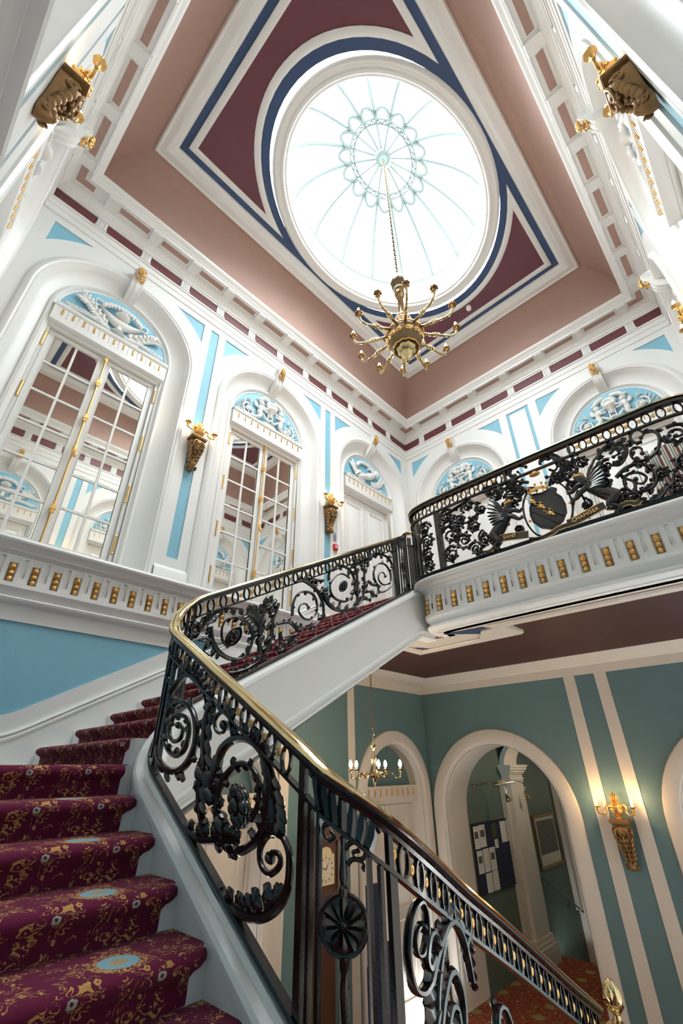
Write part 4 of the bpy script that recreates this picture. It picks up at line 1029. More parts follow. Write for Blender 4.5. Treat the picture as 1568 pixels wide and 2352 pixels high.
F3 = {
  'shield':[(-.241,.063),(-.1973,.0451),(-.229,.1133),(-.2531,.0127)],
  'crown':[(-.2618,.1091),(-.2232,.106),(-.2549,.1301),(-.2203,.1212)],
  'crown2':[(-.2519,.1494),(-.2291,.1501)],
  'heads':[(-.2596,.0915),(-.244,.072),(-.2282,.0489)],
  'scL1':[(-.2573,.1385),(-.2778,.1515),(-.2936,.1764),(-.2874,.1912),(-.2699,.1877),(-.2542,.178)],
  'scL1b':[(-.288,.1737),(-.2791,.159),(-.269,.1645),(-.273,.1734)],
  'scR1':[(-.2244,.1698),(-.219,.1807),(-.1967,.181),(-.1842,.1659),(-.1852,.1464),(-.1985,.1302),(-.2192,.1337)],
  'scR1b':[(-.21,.149),(-.2011,.1413),(-.1941,.1477),(-.1967,.159),(-.2059,.1603)],
  'gr2':[(-.1427,.1154),(-.1343,.1237),(-.1532,.1081),(-.1364,.0818),(-.119,.0619),(-.1062,.0446),(-.1766,.076),(-.186,.0591),(-.148,.04),(-.1372,.0298),(-.1152,.0289),(-.1029,.0264),(-.107,.1442),(-.0716,.1466)],
  'gr1':[(-.3432,.1159),(-.333,.1049),(-.3214,.087),(-.3102,.0697),(-.3306,.0713),(-.3558,.0519),(-.3341,.0254),(-.306,.0618),(-.377,.0892),(-.3561,.1316),(-.3876,.0667)],
  'scR2':[(-.1228,.1304),(-.1034,.1486),(-.0829,.1467),(-.0709,.1338),(-.0737,.1168),(-.0896,.1009),(-.1062,.1063),(-.1135,.0888)],
  'scR2i':[(-.0992,.1305),(-.0881,.137),(-.0845,.1257),(-.0948,.1219)],
  'scR3':[(-.0434,.1306),(-.0534,.1332),(-.0585,.1455),(-.0525,.1578),(-.0416,.1576),(-.0367,.1453),(-.0428,.1395)],
  'scR3b':[(-.0359,.1479),(-.0207,.1421),(-.0178,.1251),(-.0268,.1034),(-.0447,.0925),(-.0626,.096),(-.068,.1138),(-.0603,.1248),(-.0492,.1187),(-.0506,.1074)],
  'scR4':[(-.1031,.0778),(-.0842,.0892),(-.0623,.0899),(-.0484,.0741),(-.045,.0527),(-.0538,.0375),(-.0693,.0336),(-.0846,.0378),(-.0936,.0503),(-.0922,.0697),(-.0815,.0762),(-.0677,.0723),(-.0591,.0595),(-.0665,.049),(-.0757,.0533),(-.0752,.0616)],
  'bot':[(-.0958,.0289),(-.0795,.0137),(-.0543,.0108),(-.0381,.0249),(-.0283,.0311),(-.0173,.0529)],
  'arcR':[(-.1707,.0795),(-.1838,.0581),(-.1916,.0378),(-.2001,.0238)],
  'arcR2':[(-.1678,.0721),(-.1649,.0472),(-.1684,.0255),(-.1776,.0178)],
  'scL2':[(-.364,.1596),(-.3494,.1673),(-.3222,.1584),(-.3056,.1336),(-.317,.1083),(-.3323,.108)],
  'sans':[(-.3514,.0283),(-.3406,.0369),(-.2823,.0282),(-.2785,.0208),(-.2836,.0107),(-.3436,.0225)],
  'changer':[(-.2053,.0229),(-.2035,.0107),(-.1676,.0111),(-.1476,.0172),(-.1359,.0264),(-.1509,.0298),(-.1776,.0264)],
  'rib':[(-.3549,.0254),(-.283,.0254),(-.2792,.0063),(-.245,.0058),(-.2171,.0158),(-.2035,.0107),(-.1393,.0222),(-.1104,.0158),(-.0924,.0192),(-.0854,.0081)],
  'left':[(-.4619,.14),(-.4128,.1517),(-.3884,.1466),(-.3791,.117),(-.4115,.0996),(-.4401,.1105),(-.4495,.0836),(-.4171,.067)],
  'midrail':[(-.4971,.1647),(-.2062,.1618),(-.2783,.1609),(-.0881,.1706)],
  'ring':[(-.1491,.1704),(-.1349,.1759)],
}
bs = empty('stair_balustrade', (0, 0, 0), label='black wrought-iron scroll balustrade with brass handrail curving up the staircase', cat='balustrade')
TT = .171                                             # top of handrail over the pitch line
HR = [(-.0060, -.0052), (-.0066, -.0050), (-.0074, -.0035), (-.0060, -.0012), (-.0040, -.0016), (-.0020, .0), (.0, .0004), (.0020, .0), (.0040, -.0016), (.0060, -.0012), (.0074, -.0035), (.0066, -.0050), (.0060, -.0052)]
HU = [(-.0024, -.0100), (-.0055, -.0092), (-.0070, -.0070), (-.0066, -.0052), (.0066, -.0052), (.0070, -.0070), (.0055, -.0092), (.0024, -.0100)]
FL = NP - 6
mb = MB(); path_sweep(mb, [(a, b + TT) for a, b in HR], 0, FL); mb.build('handrail', M['brass'], bs, label='polished brass handrail')
mb = MB(); path_sweep(mb, [(a, b + TT) for a, b in HU], 0, FL); mb.build('rail_dark_side', M['iron'], bs)  # lower part of the brass rail in black, imitating its dark reflections
mb = MB(); path_sweep(mb, [(-.0028, .1585), (.0028, .1585), (.0036, .1612), (-.0036, .1612)], 0, FL); mb.build('top_rail', M['iron'], bs)
mb = MB(); path_sweep(mb, [(-.0032, .1372), (.0032, .1372), (.0032, .1400), (-.0032, .1400)], 0, NP - 1); mb.build('middle_rail', M['iron'], bs)
mb = MB(); path_sweep(mb, [(-.0040, .0150), (.0040, .0150), (.0048, .0175), (.0036, .0200), (-.0036, .0200), (-.0048, .0175)], 0, NP - 1); mb.build('bottom_rail', M['iron'], bs)
# level rail of the landing, a little higher after the swan-neck
pk = [PS(ARC[FL] + u, 0) for u in (-.004, .004, .012, .030, .060)]
mb = MB(); zz = [TT + .004, TT + .007, TT + .003, TT + .006, TT + .010]
mb.grid([[p + Vector((a, 0, b + z)) for a, b in HR] for p, z in zip(pk, zz)], close_u=True); mb.build('landing_handrail', M['brass'], bs)
# rings and rosettes of the frieze
def ring_ob(pos, d, up_z, name, parent, hh=.0098, hw=.0056, r=.00135):
    mb = MB(); nr = Vector((d.y, -d.x, 0)); pts = [pos + d * (hw * math.cos(2 * PI * k / 14)) + Vector((0, 0, hh * math.sin(2 * PI * k / 14) * 1.0)) for k in range(15)]
    mb.tube(pts, r, 5, flat=tuple(nr), fz=1.7, cap=False); return mb.build(name, M['iron'], parent, ang=60)
def rosette_mesh():
    mb = MB(); q = .0027 * S
    for sg in (-1, 1):
        rows = []
        for r, y in ((1.0, .0), (1.0, .5), (.8, .75), (.45, .6), (.2, .85), (.02, .95)):
            rows.append([(q * r * (1 + (.10 if j % 2 else -.04) * (r > .4)) * math.cos(2 * PI * j / 12), sg * y * .010, q * r * 1.25 * (1 + (.10 if j % 2 else -.04) * (r > .4)) * math.sin(2 * PI * j / 12)) for j in range(12)])
        mb.grid(rows, close_u=True)
    return mb.mesh('rosette', M['gold'], 'm')
ROS = rosette_mesh()
s = .012; pitch = .0208; skip = [(S0 - .062, S0 + .007), (.835 - .33 + S2 - .012, 2)]
while s < ARC[FL] - .004:
    if not any(a < s < b for a, b in skip):
        p, d, nr = path_at(f_of_s(s)); ring_ob(p + Vector((0, 0, .1495)), d, 0, 'ring', bs)
        s2 = s + pitch / 2
        if s2 < ARC[FL] and not any(a < s2 < b for a, b in skip):
            p, d, nr = path_at(f_of_s(s2)); inst(ROS, 'rosette', bs, W(*(p + Vector((0, 0, .1495)))), (0, 0, math.atan2(d.y, d.x)), label='gilt rosette')
    s += pitch
def bar(s, hw, t0, t1, parent=bs, name='bar', n=0, hn=.0022):
    mb = MB(); p0, d, nr = path_at(f_of_s(s)); rows = []
    for t in (t0, t1):
        rows.append([p0 + d * a + nr * (b + n) + Vector((0, 0, t)) for a, b in ((-hw, -hn), (hw, -hn), (hw, hn), (-hw, hn))])
    ids = mb.grid(rows, close_u=True); mb.F(ids[0]); mb.F(ids[1]); return mb.build(name, M['iron'], parent)
def patera(sc, tc, rad, parent):
    """round medallion on a turned stem, facing the stairs"""
    p, d, nr = path_at(f_of_s(sc)); o = p + Vector((0, 0, tc)); mb = MB()
    X = d; Z = Vector((0, 0, 1)); mb.tube([o + X * (rad * math.cos(2 * PI * k / 28)) + Z * (rad * math.sin(2 * PI * k / 28)) for k in range(29)], .0016, 6, cap=False)
    for sg in (-1, 1):
        mb.grid([[o + X * (r * math.cos(2 * PI * k / 24)) + Z * (r * math.sin(2 * PI * k / 24)) + nr * (sg * h) for k in range(24)] for r, h in ((rad, .0005), (rad * .8, .0012), (rad * .5, .0008), (.0001, .0014))], close_u=True)
        for k in range(12):
            a = 2 * PI * k / 12; rows = []
            for u, w in ((.18, .3), (.45, .8), (.75, 1.25), (.92, .5)):
                ctr = o + (X * math.cos(a) + Z * math.sin(a)) * (rad * u); tn = (-X * math.sin(a) + Z * math.cos(a))
                rows.append([ctr + tn * (rad * .16 * w * q) + nr * sg * (.0010 + .0016 * (1 - abs(q))) for q in (-1, 0, 1)])
            mb.grid(rows)
        mb.ell(tuple(o + nr * sg * .0014), (.0024, .0024, .0024), n=8, k=5)
    m_ = mb.build('medallion', M['iron'], parent, ang=45)
    st = MB(); base = [(.0012, .0), (.0022, .004), (.0035, .010), (.0040, .016), (.0022, .021), (.0026, .0235), (.0036, .026), (.0026, .0285), (.0012, .031)]
    top_ = .1372 - tc - rad; st.lathe([(.0034, -.001), (.0036, .003), (.0022, .0045), (.0030, .010), (.0024, top_ * .5), (.0016, top_ * .8), (.0026, top_)], 10, o + Z * rad)
    st.build('medallion_stem', M['iron'], m_); st = MB()
    bt = tc - rad - .020; st.lathe([(.0030, .0), (.0036, .006), (.0018, .014), (.0022, bt * .45), (.0034, bt * .75), (.0022, bt - .008), (.0032, bt - .005), (.0034, bt)], 10, o - Z * (rad + bt)); st.build('medallion_stem', M['iron'], m_)
def leaf_bracket(sc, parent, w=.022):
    """cast acanthus block between middle and top rail"""
    mb = MB(PS)
    for k in range(7):
        u = -1 + 2 * k / 6; mb.tube([(sc + u * w * .75, .1400, 0), (sc + u * w * .95, .150, .0015), (sc + u * w, .1585, 0)], [.0034, .0042, .0028], 6, flat=(0, 0, 1), fz=1.3)
    for sg in (-1, 1): mb.ell((sc + sg * w * 1.12, .1570, 0), (.0032, .0032, .0036), n=8, k=6)
    mb.build('leaf_bracket', M['iron'], parent, ang=50)
SP = S0 - .030                                             # post panel of the first flight (x = -.26)
for off, hw in ((.034, .0030), (.0255, .0014), (.0178, .0014), (-.0180, .0014), (-.0265, .0014), (-.0350, .0022), (-.0385, .0012)): bar(SP + off, hw, .0150, .1610 if hw > .002 else .1372)
patera(SP, .0905, .0152, bs); leaf_bracket(SP, bs)
for key in ('Scroll', 'Scroll2', 'Scroll3'): scroll(PS, c1(F1[key]), .0010, bs, 'stem_scroll', .8, knob=.0014)
LV = lambda *a: a
scroll(PS, c1(F1['S1']), .0026, bs, leaves=((1, .05, .45, 6, .008), (-1, .30, .8, 5, .006), (1, .02, .2, 5, .009)), knob=.0034)
scroll(PS, c1(F1['A1']), .0018, bs, flat=2.2, leaves=((-1, .25, 1, 2, .012), (-1, .2, .9, 3, .009)))
scroll(PS, c1(F1['C1']), .0016, bs, flat=2.0, knob=.0022)
scroll(PS, c1(F1['L1']), .0030, bs, 'leafy_stem', .8, leaves=((1, .05, .95, 4, .011), (-1, .05, .95, 4, .011)))
for x, t in ((-.4400, .070), (-.4205, .0640), (-.3985, .055)):
    mb = MB(PS); mb.lathe([(.003, -.007), (.0065, -.004), (.0075, 0), (.0065, .004), (.004, .006), (.005, .008), (.003, .009)], 10, (SX(x), t, 0), Matrix(((1, 0, 0), (0, 0, 1), (0, 1, 0)))); mb.build('stem_collar', M['iron'], bs, ang=50)

scroll(PS, c1(F1['M1']), .0030, bs, 'leafy_stem', .7, leaves=((1, 0, 1, 3, .010), (-1, 0, 1, 3, .009)))
scroll(PS, c1(F1['A2']), .0029, bs, leaves=((-1, .10, .26, 3, .011), (1, .25, .45, 4, .011), (1, .55, .78, 5, .008), (-1, .5, .95, 6, .006), (1, .80, .98, 4, .006)), knob=.003)
mb = MB(PS)                                           # boss inside the big scroll
o = (SX(-.3743), .0835, 0)
for sg in (-1, 1):
    for k in range(9):
        a = 2 * PI * k / 9; mb.ell((o[0] + .0085 * math.cos(a), o[1] + .0100 * math.sin(a), sg * .002), (.0048, .0052, .0042), n=7, k=5)
    mb.ell((o[0], o[1], sg * .004), (.0055, .0065, .005), n=8, k=6)
mb.build('flower_boss', M['iron'], bs, ang=50)
scroll(PS, c1(F1['C2']), .0019, bs, leaves=((1, 0, .6, 4, .009),), knob=.0045)
scroll(PS, c1(F1['R2']), .0024, bs, 'acanthus_leaf', .6, leaves=((1, .02, .95, 2, .016), (-1, .3, .95, 3, .010), (1, .3, .9, 3, .020)))
scroll(PS, c1(F1['S3']), .0024, bs, leaves=((-1, .04, .30, 3, .010), (-1, .12, .28, 4, .013)), knob=.0036)
scroll(PS, [(SX(-.455), .020, 0), (SX(-.43), .026, 0), (SX(-.405), .040, 0), (SX(-.387), .052, 0), (SX(-.372), .06, 0)], .0026, bs, 'leafy_stem', .6, leaves=((-1, .1, .95, 2, .010), (1, .5, .9, 3, .009)))
scroll(PS, c1(F1['C4']), .0019, bs, flat=1.8, knob=.0034)
scroll(PS, c1(F1['A4']), .0027, bs, leaves=((-1, .2, .95, 3, .011), (1, .02, .2, 2, .010)), taper=.8)
scroll(PS, c1(F1['S4']), .0028, bs, leaves=((1, .4, .7, 5, .006),), taper=.85)
scroll(PS, c1(F1['S4i']), .0026, bs, taper=.85, leaves=((1, .5, .9, 5, .008),))
scroll(PS, c1(F1['L4']), .0026, bs, 'acanthus_leaf', .5, leaves=((1, .0, 1, 2, .015), (-1, .1, 1, 2, .014)))
scroll(PS, c1(F1['K4']), .0026, bs, 'leaf_curl', .9, knob=.0055)
scroll(PS, c1(F1['V4']), .0036, bs, 'leafy_stem', .9, leaves=((1, .1, 1, 3, .010), (-1, .1, 1, 3, .010)))
scroll(PS, c1(F1['R4']), .0024, bs, 'leaf_curl', .9, knob=.0045)
# lower part of the fourth panel and the run down to the newel
for cx_, cz_, r0, a0, sg in ((-.190, .068, .026, 2.4, 1), (-.150, .055, .026, .6, -1), (-.115, .090, .026, 3.0, 1), (-.080, .060, .028, 1.2, -1), (-.045, .085, .026, 2.0, 1), (-.012, .060, .024, 4.0, -1)):
    scroll(PS, [(SX(cx_) + r0 * (1 - .8 * k / 16) * math.cos(a0 + sg * k * .62), cz_ + r0 * 1.1 * (1 - .8 * k / 16) * math.sin(a0 + sg * k * .62), 0) for k in range(17)], .0027, bs, leaves=((1, .02, .5, 6, .010), (-1, .1, .6, 7, .008)), knob=.004, sub=3)
scroll(PS, [(SX(-.225), .022, 0), (SX(-.19), .032, 0), (SX(-.165), .026, 0), (SX(-.13), .024, 0)], .003, bs, 'leafy_stem', .7, leaves=((-1, .05, .95, 2, .012),))
# bars of the bend
for s_, hw in ((S0 + .243, .0026), (S0 + .254, .0012), (S0 + .266, .0014), (S0 + .278, .0026), (S0 + .290, .0012), (S2 - .026, .0012)): bar(s_, hw, .0150, .1600)
bar(S2 - .016, .0024, .0150, .1600)
# second flight
K = lambda k: c2(F2[k])
scroll(PS, K('T1'), .0022, bs, leaves=((-1, .1, .6, 2, .012), (1, .0, .5, 3, .010), (-1, .7, 1, 2, .009)))
scroll(PS, K('K1'), .0026, bs, 'leaf_curl', .9, knob=.0055, leaves=((1, 0, .4, 3, .008),))
scroll(PS, K('S1'), .0024, bs, leaves=((-1, .05, .5, 6, .008), (1, .30, .75, 4, .009), (-1, .0, .15, 3, .011)), knob=.002)
scroll(PS, K('K2'), .0020, bs, knob=.004)
scroll(PS, K('P1'), .0028, bs, 'acanthus_leaf', .6, leaves=((1, .25, 1, 2, .014), (-1, .25, 1, 2, .014)))
scroll(PS, K('P2'), .0024, bs, 'acanthus_leaf', .6, leaves=((1, .1, .8, 2, .011), (-1, .1, .9, 3, .012)), knob=.004)
scroll(PS, K('V1'), .0028, bs, 'leafy_stem', .8, leaves=((1, .30, 1, 3, .010), (-1, .02, .9, 4, .011)))
for key in ('K3', 'K4', 'K5', 'K6', 'K7', 'K8'): scroll(PS, K(key), .0022, bs, 'leaf_curl', .9, knob=.0042, leaves=((1, .1, .8, 3, .007),))
scroll(PS, K('S2'), .0026, bs, leaves=((1, .05, .35, 3, .012), (-1, .3, .95, 5, .008), (1, .4, .9, 6, .008)))
scroll(PS, K('S2i'), .0020, bs, knob=.0032, leaves=((-1, .05, .6, 5, .006),))
scroll(PS, K('S3'), .0024, bs, leaves=((-1, .15, .55, 4, .010), (1, .2, .8, 5, .007)), knob=.002)
scroll(PS, K('B3'), .0028, bs, leaves=((1, .1, .6, 3, .010), (-1, .3, .95, 4, .010), (1, .65, 1, 3, .012)))
scroll(PS, K('P3'), .0026, bs, 'acanthus_leaf', .6, leaves=((1, .2, .9, 3, .011), (-1, .2, .9, 3, .011)), knob=.004)
scroll(PS, K('S4'), .0024, bs, leaves=((-1, .0, .5, 3, .010), (1, .15, .5, 4, .008)))
scroll(PS, K('S4i'), .0020, bs, knob=.0032, leaves=((1, .1, .6, 5, .006),))
scroll(PS, K('R5'), .0016, bs, flat=1.6, knob=.003)
for key, rr in (('D1', .0125), ('D3', .0100)):
    o = K(key)[0]; mb = MB(PS)
    mb.tube([(o[0] + rr * math.cos(k * PI / 10), o[1] + rr * math.sin(k * PI / 10) * 1.0, 0) for k in range(21)], .0022, 6, flat=(0, 0, 1), fz=1.6, cap=False)
    for sg in (-1, 1):
        for k in range(9):
            a = 2 * PI * k / 9; mb.ell((o[0] + rr * .52 * math.cos(a), o[1] + rr * .52 * math.sin(a), sg * .002), (rr * .26, rr * .30, .0036), n=7, k=5)
        mb.ell((o[0], o[1], sg * .004), (rr * .3, rr * .3, .004), n=8, k=6)
    mb.build('flower_boss', M['iron'], bs, ang=50)
for key in ('U', 'U3', 'U4'):
    o = K(key)[0]; mb = MB(PS); mb.lathe([(.003, -.009), (.0055, -.006), (.0078, -.002), (.0078, .003), (.0060, .0055), (.0035, .0065), (.0050, .009), (.003, .011)], 10, (o[0], o[1], 0), Matrix(((1, 0, 0), (0, 0, 1), (0, 1, 0)))); mb.build('stem_collar', M['iron'], bs, ang=50)

sp2 = [S2 + y - .33 for y in (.8200, .8290, .8330, .8440, .8640, .8700, .8760)]
for s_, hw in zip(sp2, (.0026, .0012, .0012, .0012, .0012, .0022, .0012)): bar(s_, hw, .0150, .1600)
patera(S2 + .8545 - .33, .085, .0085, bs); leaf_bracket(S2 + .8545 - .33, bs, .012)
for k in range(7): bar(S2 + .888 - .33 + .0088 * k, .0013 if k % 3 else .0022, .0150, .1372 if k > 1 else .1600)
# newel at the foot with its fluted acorn
nw = empty('newel_post', W(-.2925, .7780, -.229 - 1.234 * 1.8 / S), label='square brass newel cap with a fluted acorn finial at the foot of the stair', cat='newel')
def nb(mb, name, mt, **k):
    return mb.build(name, mt, nw, unit='m', **k)
nw.scale = (1.8, 1.8, 1.8)
mb = MB(); mb.box(-.040, .040, -.040, .040, .12, 1.03); nb(mb, 'shaft', M['iron'])
mb = MB()
for o, z0, z1 in ((.050, 1.03, 1.045), (.060, 1.045, 1.065), (.066, 1.065, 1.083), (.056, 1.083, 1.093), (.034, 1.093, 1.104)): mb.box(-o, o, -o, o, z0, z1)
nb(mb, 'cap', M['brass'])
mb = MB(); mb.lathe([(.026, 1.104), (.018, 1.112), (.022, 1.116), (.014, 1.122), (.012, 1.134), (.024, 1.150), (.032, 1.160), (.033, 1.163), (.028, 1.166), (.031, 1.176), (.031, 1.190), (.026, 1.207), (.016, 1.223), (.004, 1.234)], 32, wob=lambda j, z: (.07 if j % 4 < 2 else -.05) if z > 1.14 else 0)
nb(mb, 'acorn_finial', M['brass'])
# ---------------------------------------------------------------- balcony railing
LX = {}
def l_of_x(x):
    i = max(k for k in range(len(BP)) if BP[k].x <= x and k < len(BP) - 1); a, b = BP[i].x, BP[i + 1].x
    return BL[i] + (x - a) / (b - a) * (BL[i + 1] - BL[i])
def PB(x, t, n=0.0):
    p, d = bp_at(l_of_x(min(max(x, -.575), .12)), .018 + n, ZS + t); return p
def PL(l, t, n=0.0): return bp_at(l, .018 + n, ZS + t)[0]
br = empty('balcony_railing', (0, 0, 0), label='black wrought-iron balcony railing with a coat of arms and gilt details', cat='railing')
ls = [BL[-1] * k / 150 for k in range(151)]
def bsweep(prof, name, mt, a=0, b=151, **k):
    mb = MB(); mb.grid([[PL(l, t, n) for n, t in prof] for l in ls[a:b]], close_u=True); return mb.build(name, mt, br, **k)
bsweep([(a, b_ + .2015) for a, b_ in HR], 'handrail', M['brass'], label='slim brass-topped handrail')
bsweep([(-.0055, .1870), (.0055, .1870), (.0068, .1925), (-.0068, .1925)], 'top_rail', M['iron'])
bsweep([(-.0036, .1590), (.0036, .1590), (.0036, .1625), (-.0036, .1625)], 'middle_rail', M['iron'])
bsweep([(-.0060, .0030), (.0060, .0030), (.0075, .0065), (.0045, .0095), (-.0045, .0095), (-.0075, .0065)], 'bottom_rail', M['iron'])
l = .02
while l < BL[-1] - .01:
    p, d = bp_at(l, .018, ZS + .1745)
    if not (-.300 < p.x < -.165):
        ring_ob(p, d, 0, 'ring', br, hh=.0115, hw=.0068, r=.0016)
        p, d = bp_at(l + .0113, .018, ZS + .1745); inst(ROS, 'rosette', br, W(*p), (0, 0, math.atan2(d.y, d.x)), label='gilt rosette', scale=(1.15,) * 3)
    l += .0226
for x in (-.302, -.163): mb = MB(PB); mb.box(x - .0025, x + .0025, .1590, .1875, -.004, .004); mb.build('bar', M['iron'], br)
for l in (.012, .020, .030, .052, .061, .070, .079, .088, .097): mb = MB(PL); mb.box(l - .0013, l + .0013, .005, .1600, -.0022, .0022); mb.build('bar', M['iron'], br)
for x in (-.4935, -.4875, -.4815, .030, .040, .052, .064, .076, .088, .1, .112, .124): mb = MB(PB); mb.box(x - .0019, x + .0019, .005, .1600, -.0028, .0028); mb.build('bar', M['iron'], br)
B3 = lambda k: [(x, t, 0) for x, t in F3[k]]
for k_, rr, lv in (('scL1', .0028, ((1, .1, .6, 3, .012), (-1, .1, .5, 3, .010))), ('scL1b', .0022, ()), ('scR1', .0028, ((-1, .1, .7, 3, .012), (1, .5, 1, 3, .010))), ('scR1b', .0022, ()),
                   ('scR2', .0028, ((-1, 0, .8, 3, .013), (1, .1, .5, 3, .012))), ('scR2i', .0024, ()), ('scR3', .0026, ((1, .1, .5, 4, .006),)), ('scR3b', .0028, ((1, .0, .5, 4, .009), (-1, .3, .8, 4, .008))),
                   ('scR4', .0030, ((-1, .05, .5, 4, .010), (1, .1, .7, 5, .009))), ('bot', .0032, ((1, .0, .7, 3, .010),)), ('arcR', .0018, ()), ('arcR2', .0018, ((1, .2, .9, 3, .008),)), ('scL2', .0028, ((-1, .0, .8, 3, .012), (1, .1, .6, 4, .010))), ('left', .0028, ((1, .05, .8, 4, .010), (-1, .1, .9, 4, .010)))):
    scroll(PB, B3(k_), rr, br, leaves=lv, knob=rr * 1.5)
def bspiral(cx_, cz_, r0, a0, sg, turns=1.7, r=.0027, **k):
    n = int(11 * turns); pts = [(cx_ + r0 * (1 - .85 * i / n) * math.cos(a0 + sg * turns * 2 * PI * i / n), cz_ + r0 * (1 - .85 * i / n) * math.sin(a0 + sg * turns * 2 * PI * i / n), 0) for i in range(n + 1)]
    scroll(PB, pts, r, br, leaves=((1, .05, .5, 4, r0 * .38), (-1, .1, .6, 5, r0 * .3)), knob=r * 1.5, sub=3)
for a in ((-.462, .135, .020, 1.0, 1), (-.458, .085, .028, 3.6, -1), (-.462, .036, .022, .5, 1), (-.425, .060, .020, 5, -1), (-.430, .115, .018, 2, 1), (-.4, .03, .018, 3, -1), (-.395, .085, .017, 1, 1), (-.405, .140, .016, 4, -1),
          (-.125, .075, .018, 1.0, 1), (.005, .12, .022, 2.0, -1), (.002, .06, .024, 4.5, 1), (-.02, .025, .016, 1.5, -1), (-.330, .140, .015, 3, 1), (-.285, .120, .016, 5, -1), (-.195, .125, .016, 2, 1), (-.150, .135, .014, 4, -1), (-.09, .03, .016, 2, 1), (.075, .11, .02, 2, 1), (.08, .05, .024, 5, -1)): bspiral(*a)
for k in range(6):                                    # plume over the shield
    for sg in (-1, 1): scroll(PB, [(-.232 + sg * .012, .112, 0), (-.232 + sg * (.028 + .006 * k), .122 + .004 * k, 0), (-.232 + sg * (.052 + .005 * k), .110 + .010 * k, 0)], .0022, br, 'mantling_leaf', .4, leaves=((1, .2, 1, 3, .008), (-1, .2, 1, 3, .008)))
def lspiral(lc, cz_, r0, a0, sg):
    n = 18; pts = [(lc + r0 * (1 - .85 * i / n) * math.cos(a0 + sg * 10.5 * i / n), cz_ + r0 * (1 - .85 * i / n) * math.sin(a0 + sg * 10.5 * i / n), 0) for i in range(n + 1)]
    scroll(PL, pts, .0026, br, leaves=((1, .05, .5, 4, r0 * .4), (-1, .1, .6, 5, r0 * .3)), knob=.004, sub=3)
lcs = l_of_x(-.5) - .026
for a in ((lcs, .128, .018, 0, 1), (lcs + .002, .092, .019, 3, -1), (lcs, .055, .018, 1, 1), (lcs + .002, .024, .014, 4, -1)): lspiral(*a)
for a in ((-.372, .120, .014, 2, 1), (-.375, .045, .015, 5, -1), (-.345, .150, .010, 1, 1), (-.290, .150, .010, 3, -1), (-.300, .095, .010, 0, 1), (-.180, .150, .011, 2, 1), (-.178, .095, .010, 4, -1), (-.110, .110, .013, 1, 1), (-.035, .055, .012, 3, -1), (-.435, .090, .012, 0, 1), (-.48, .110, .010, 2, -1), (-.385, .012, .012, 2, 1), (-.30, .040, .010, 5, 1), (-.165, .045, .010, 1, -1)): bspiral(*a, turns=1.3)
# shield
sh = MB(PB); cxs, czs = -.2345, .0605
out_ = [(0, .042), (.020, .046), (.028, .040), (.024, .032), (.033, .018), (.036, 0), (.033, -.018), (.022, -.034), (.010, -.040), (0, -.046)]
lp = [(cxs + a, czs + b) for a, b in out_] + [(cxs - a, czs + b) for a, b in out_[-2:0:-1]]
for sg in (1, -1):
    sh.grid([[(cxs + (a - cxs) * f, czs + (b - czs) * f, sg * n) for a, b in lp] for f, n in ((1.0, .0), (1.0, .003), (.93, .0035), (.90, .0022), (.5, .0050), (.02, .0060))], close_u=True)
sho = sh.build('shield', M['iron'], br, ang=35, label='black convex shield')
mb = MB(PB); mb.tube([(cxs - .030, czs + .026, .0062), (cxs, czs, .0078), (cxs + .028, czs - .026, .0062)], .0009, 5)
mb.tube([(cxs - .034, czs + .010, .0050), (cxs - .01, czs - .014, .0066), (cxs + .014, czs - .038, .0050)], .0009, 5); mb.build('bend_line', M['iron'], sho)
for x, t in ((-.2575, .0880), (-.2425, .0690), (-.2285, .0480)):
    mb = MB(PB); n = .0085                           # stag's head: face, muzzle, ears, antlers
    mb.ell((x, t, n), (.0042, .0050, .0030), Matrix.Rotation(.6, 3, 'Z'), n=8, k=6); mb.ell((x + .0045, t - .0045, n), (.0028, .0042, .0024), Matrix.Rotation(.7, 3, 'Z'), n=8, k=6)
    for sg in (-1, 1):
        q = [(x - .002, t + .003, n), (x - .004 + sg * .004, t + .008, n), (x - .006 + sg * .007, t + .012, n)]; mb.tube(q, .0008, 5)
        mb.tube([q[1], (q[1][0] + sg * .004, q[1][1] + .001, n)], .0006, 5); mb.tube([q[1], (q[1][0] - .004, q[1][1] + .003, n)], .0006, 5)
        mb.ell((x - .001 + sg * .005, t + .002, n), (.0028, .0011, .0012), n=6, k=4)
    mb.build('stag_head', M['gold'], sho, label='gilt stag head on the shield')
mb = MB(PB)
rows = [[(-.2425 + .0195 * math.cos(a) * f, .1045 + dz + .003 * math.sin(a), .0195 * math.sin(a) * .55) for a in [2 * PI * k / 20 for k in range(20)]] for f, dz in ((.92, 0), (1.0, .002), (1.0, .006), (.94, .0075))]
mb.grid(rows, close_u=True)
for k in range(9):
    a = 2 * PI * k / 9 + .2; x, n = -.2425 + .020 * math.cos(a), .011 * math.sin(a)
    mb.tube([(x, .110, n), (x * 1.0, .118, n)], [.0022, .0010], 5); mb.ell((x, .1215, n), (.0028, .0028, .0028), n=7, k=5)
mb.build('coronet', M['gold'], br, ang=50, label='gilt coronet over the shield')
mb = MB(PB); mb.lathe([(.004, 0), (.010, .002), (.012, .005), (.009, .008), (.004, .010), (.003, .013)], 12, (-.2405, .1470, 0), Matrix(((1, 0, 0), (0, 0, 1), (0, .6, 0)))); mb.ell((-.2405, .160, 0), (.0045, .003, .003), n=8, k=5); mb.build('crest', M['gold'], br, label='gilt crest')
for x, t in ((-.272, .048), (-.190, .058)):
    mb = MB(PB); mb.ell((x, t, .004), (.0032,) * 3, n=8, k=6); mb.build('gilt_ball', M['gold'], br)
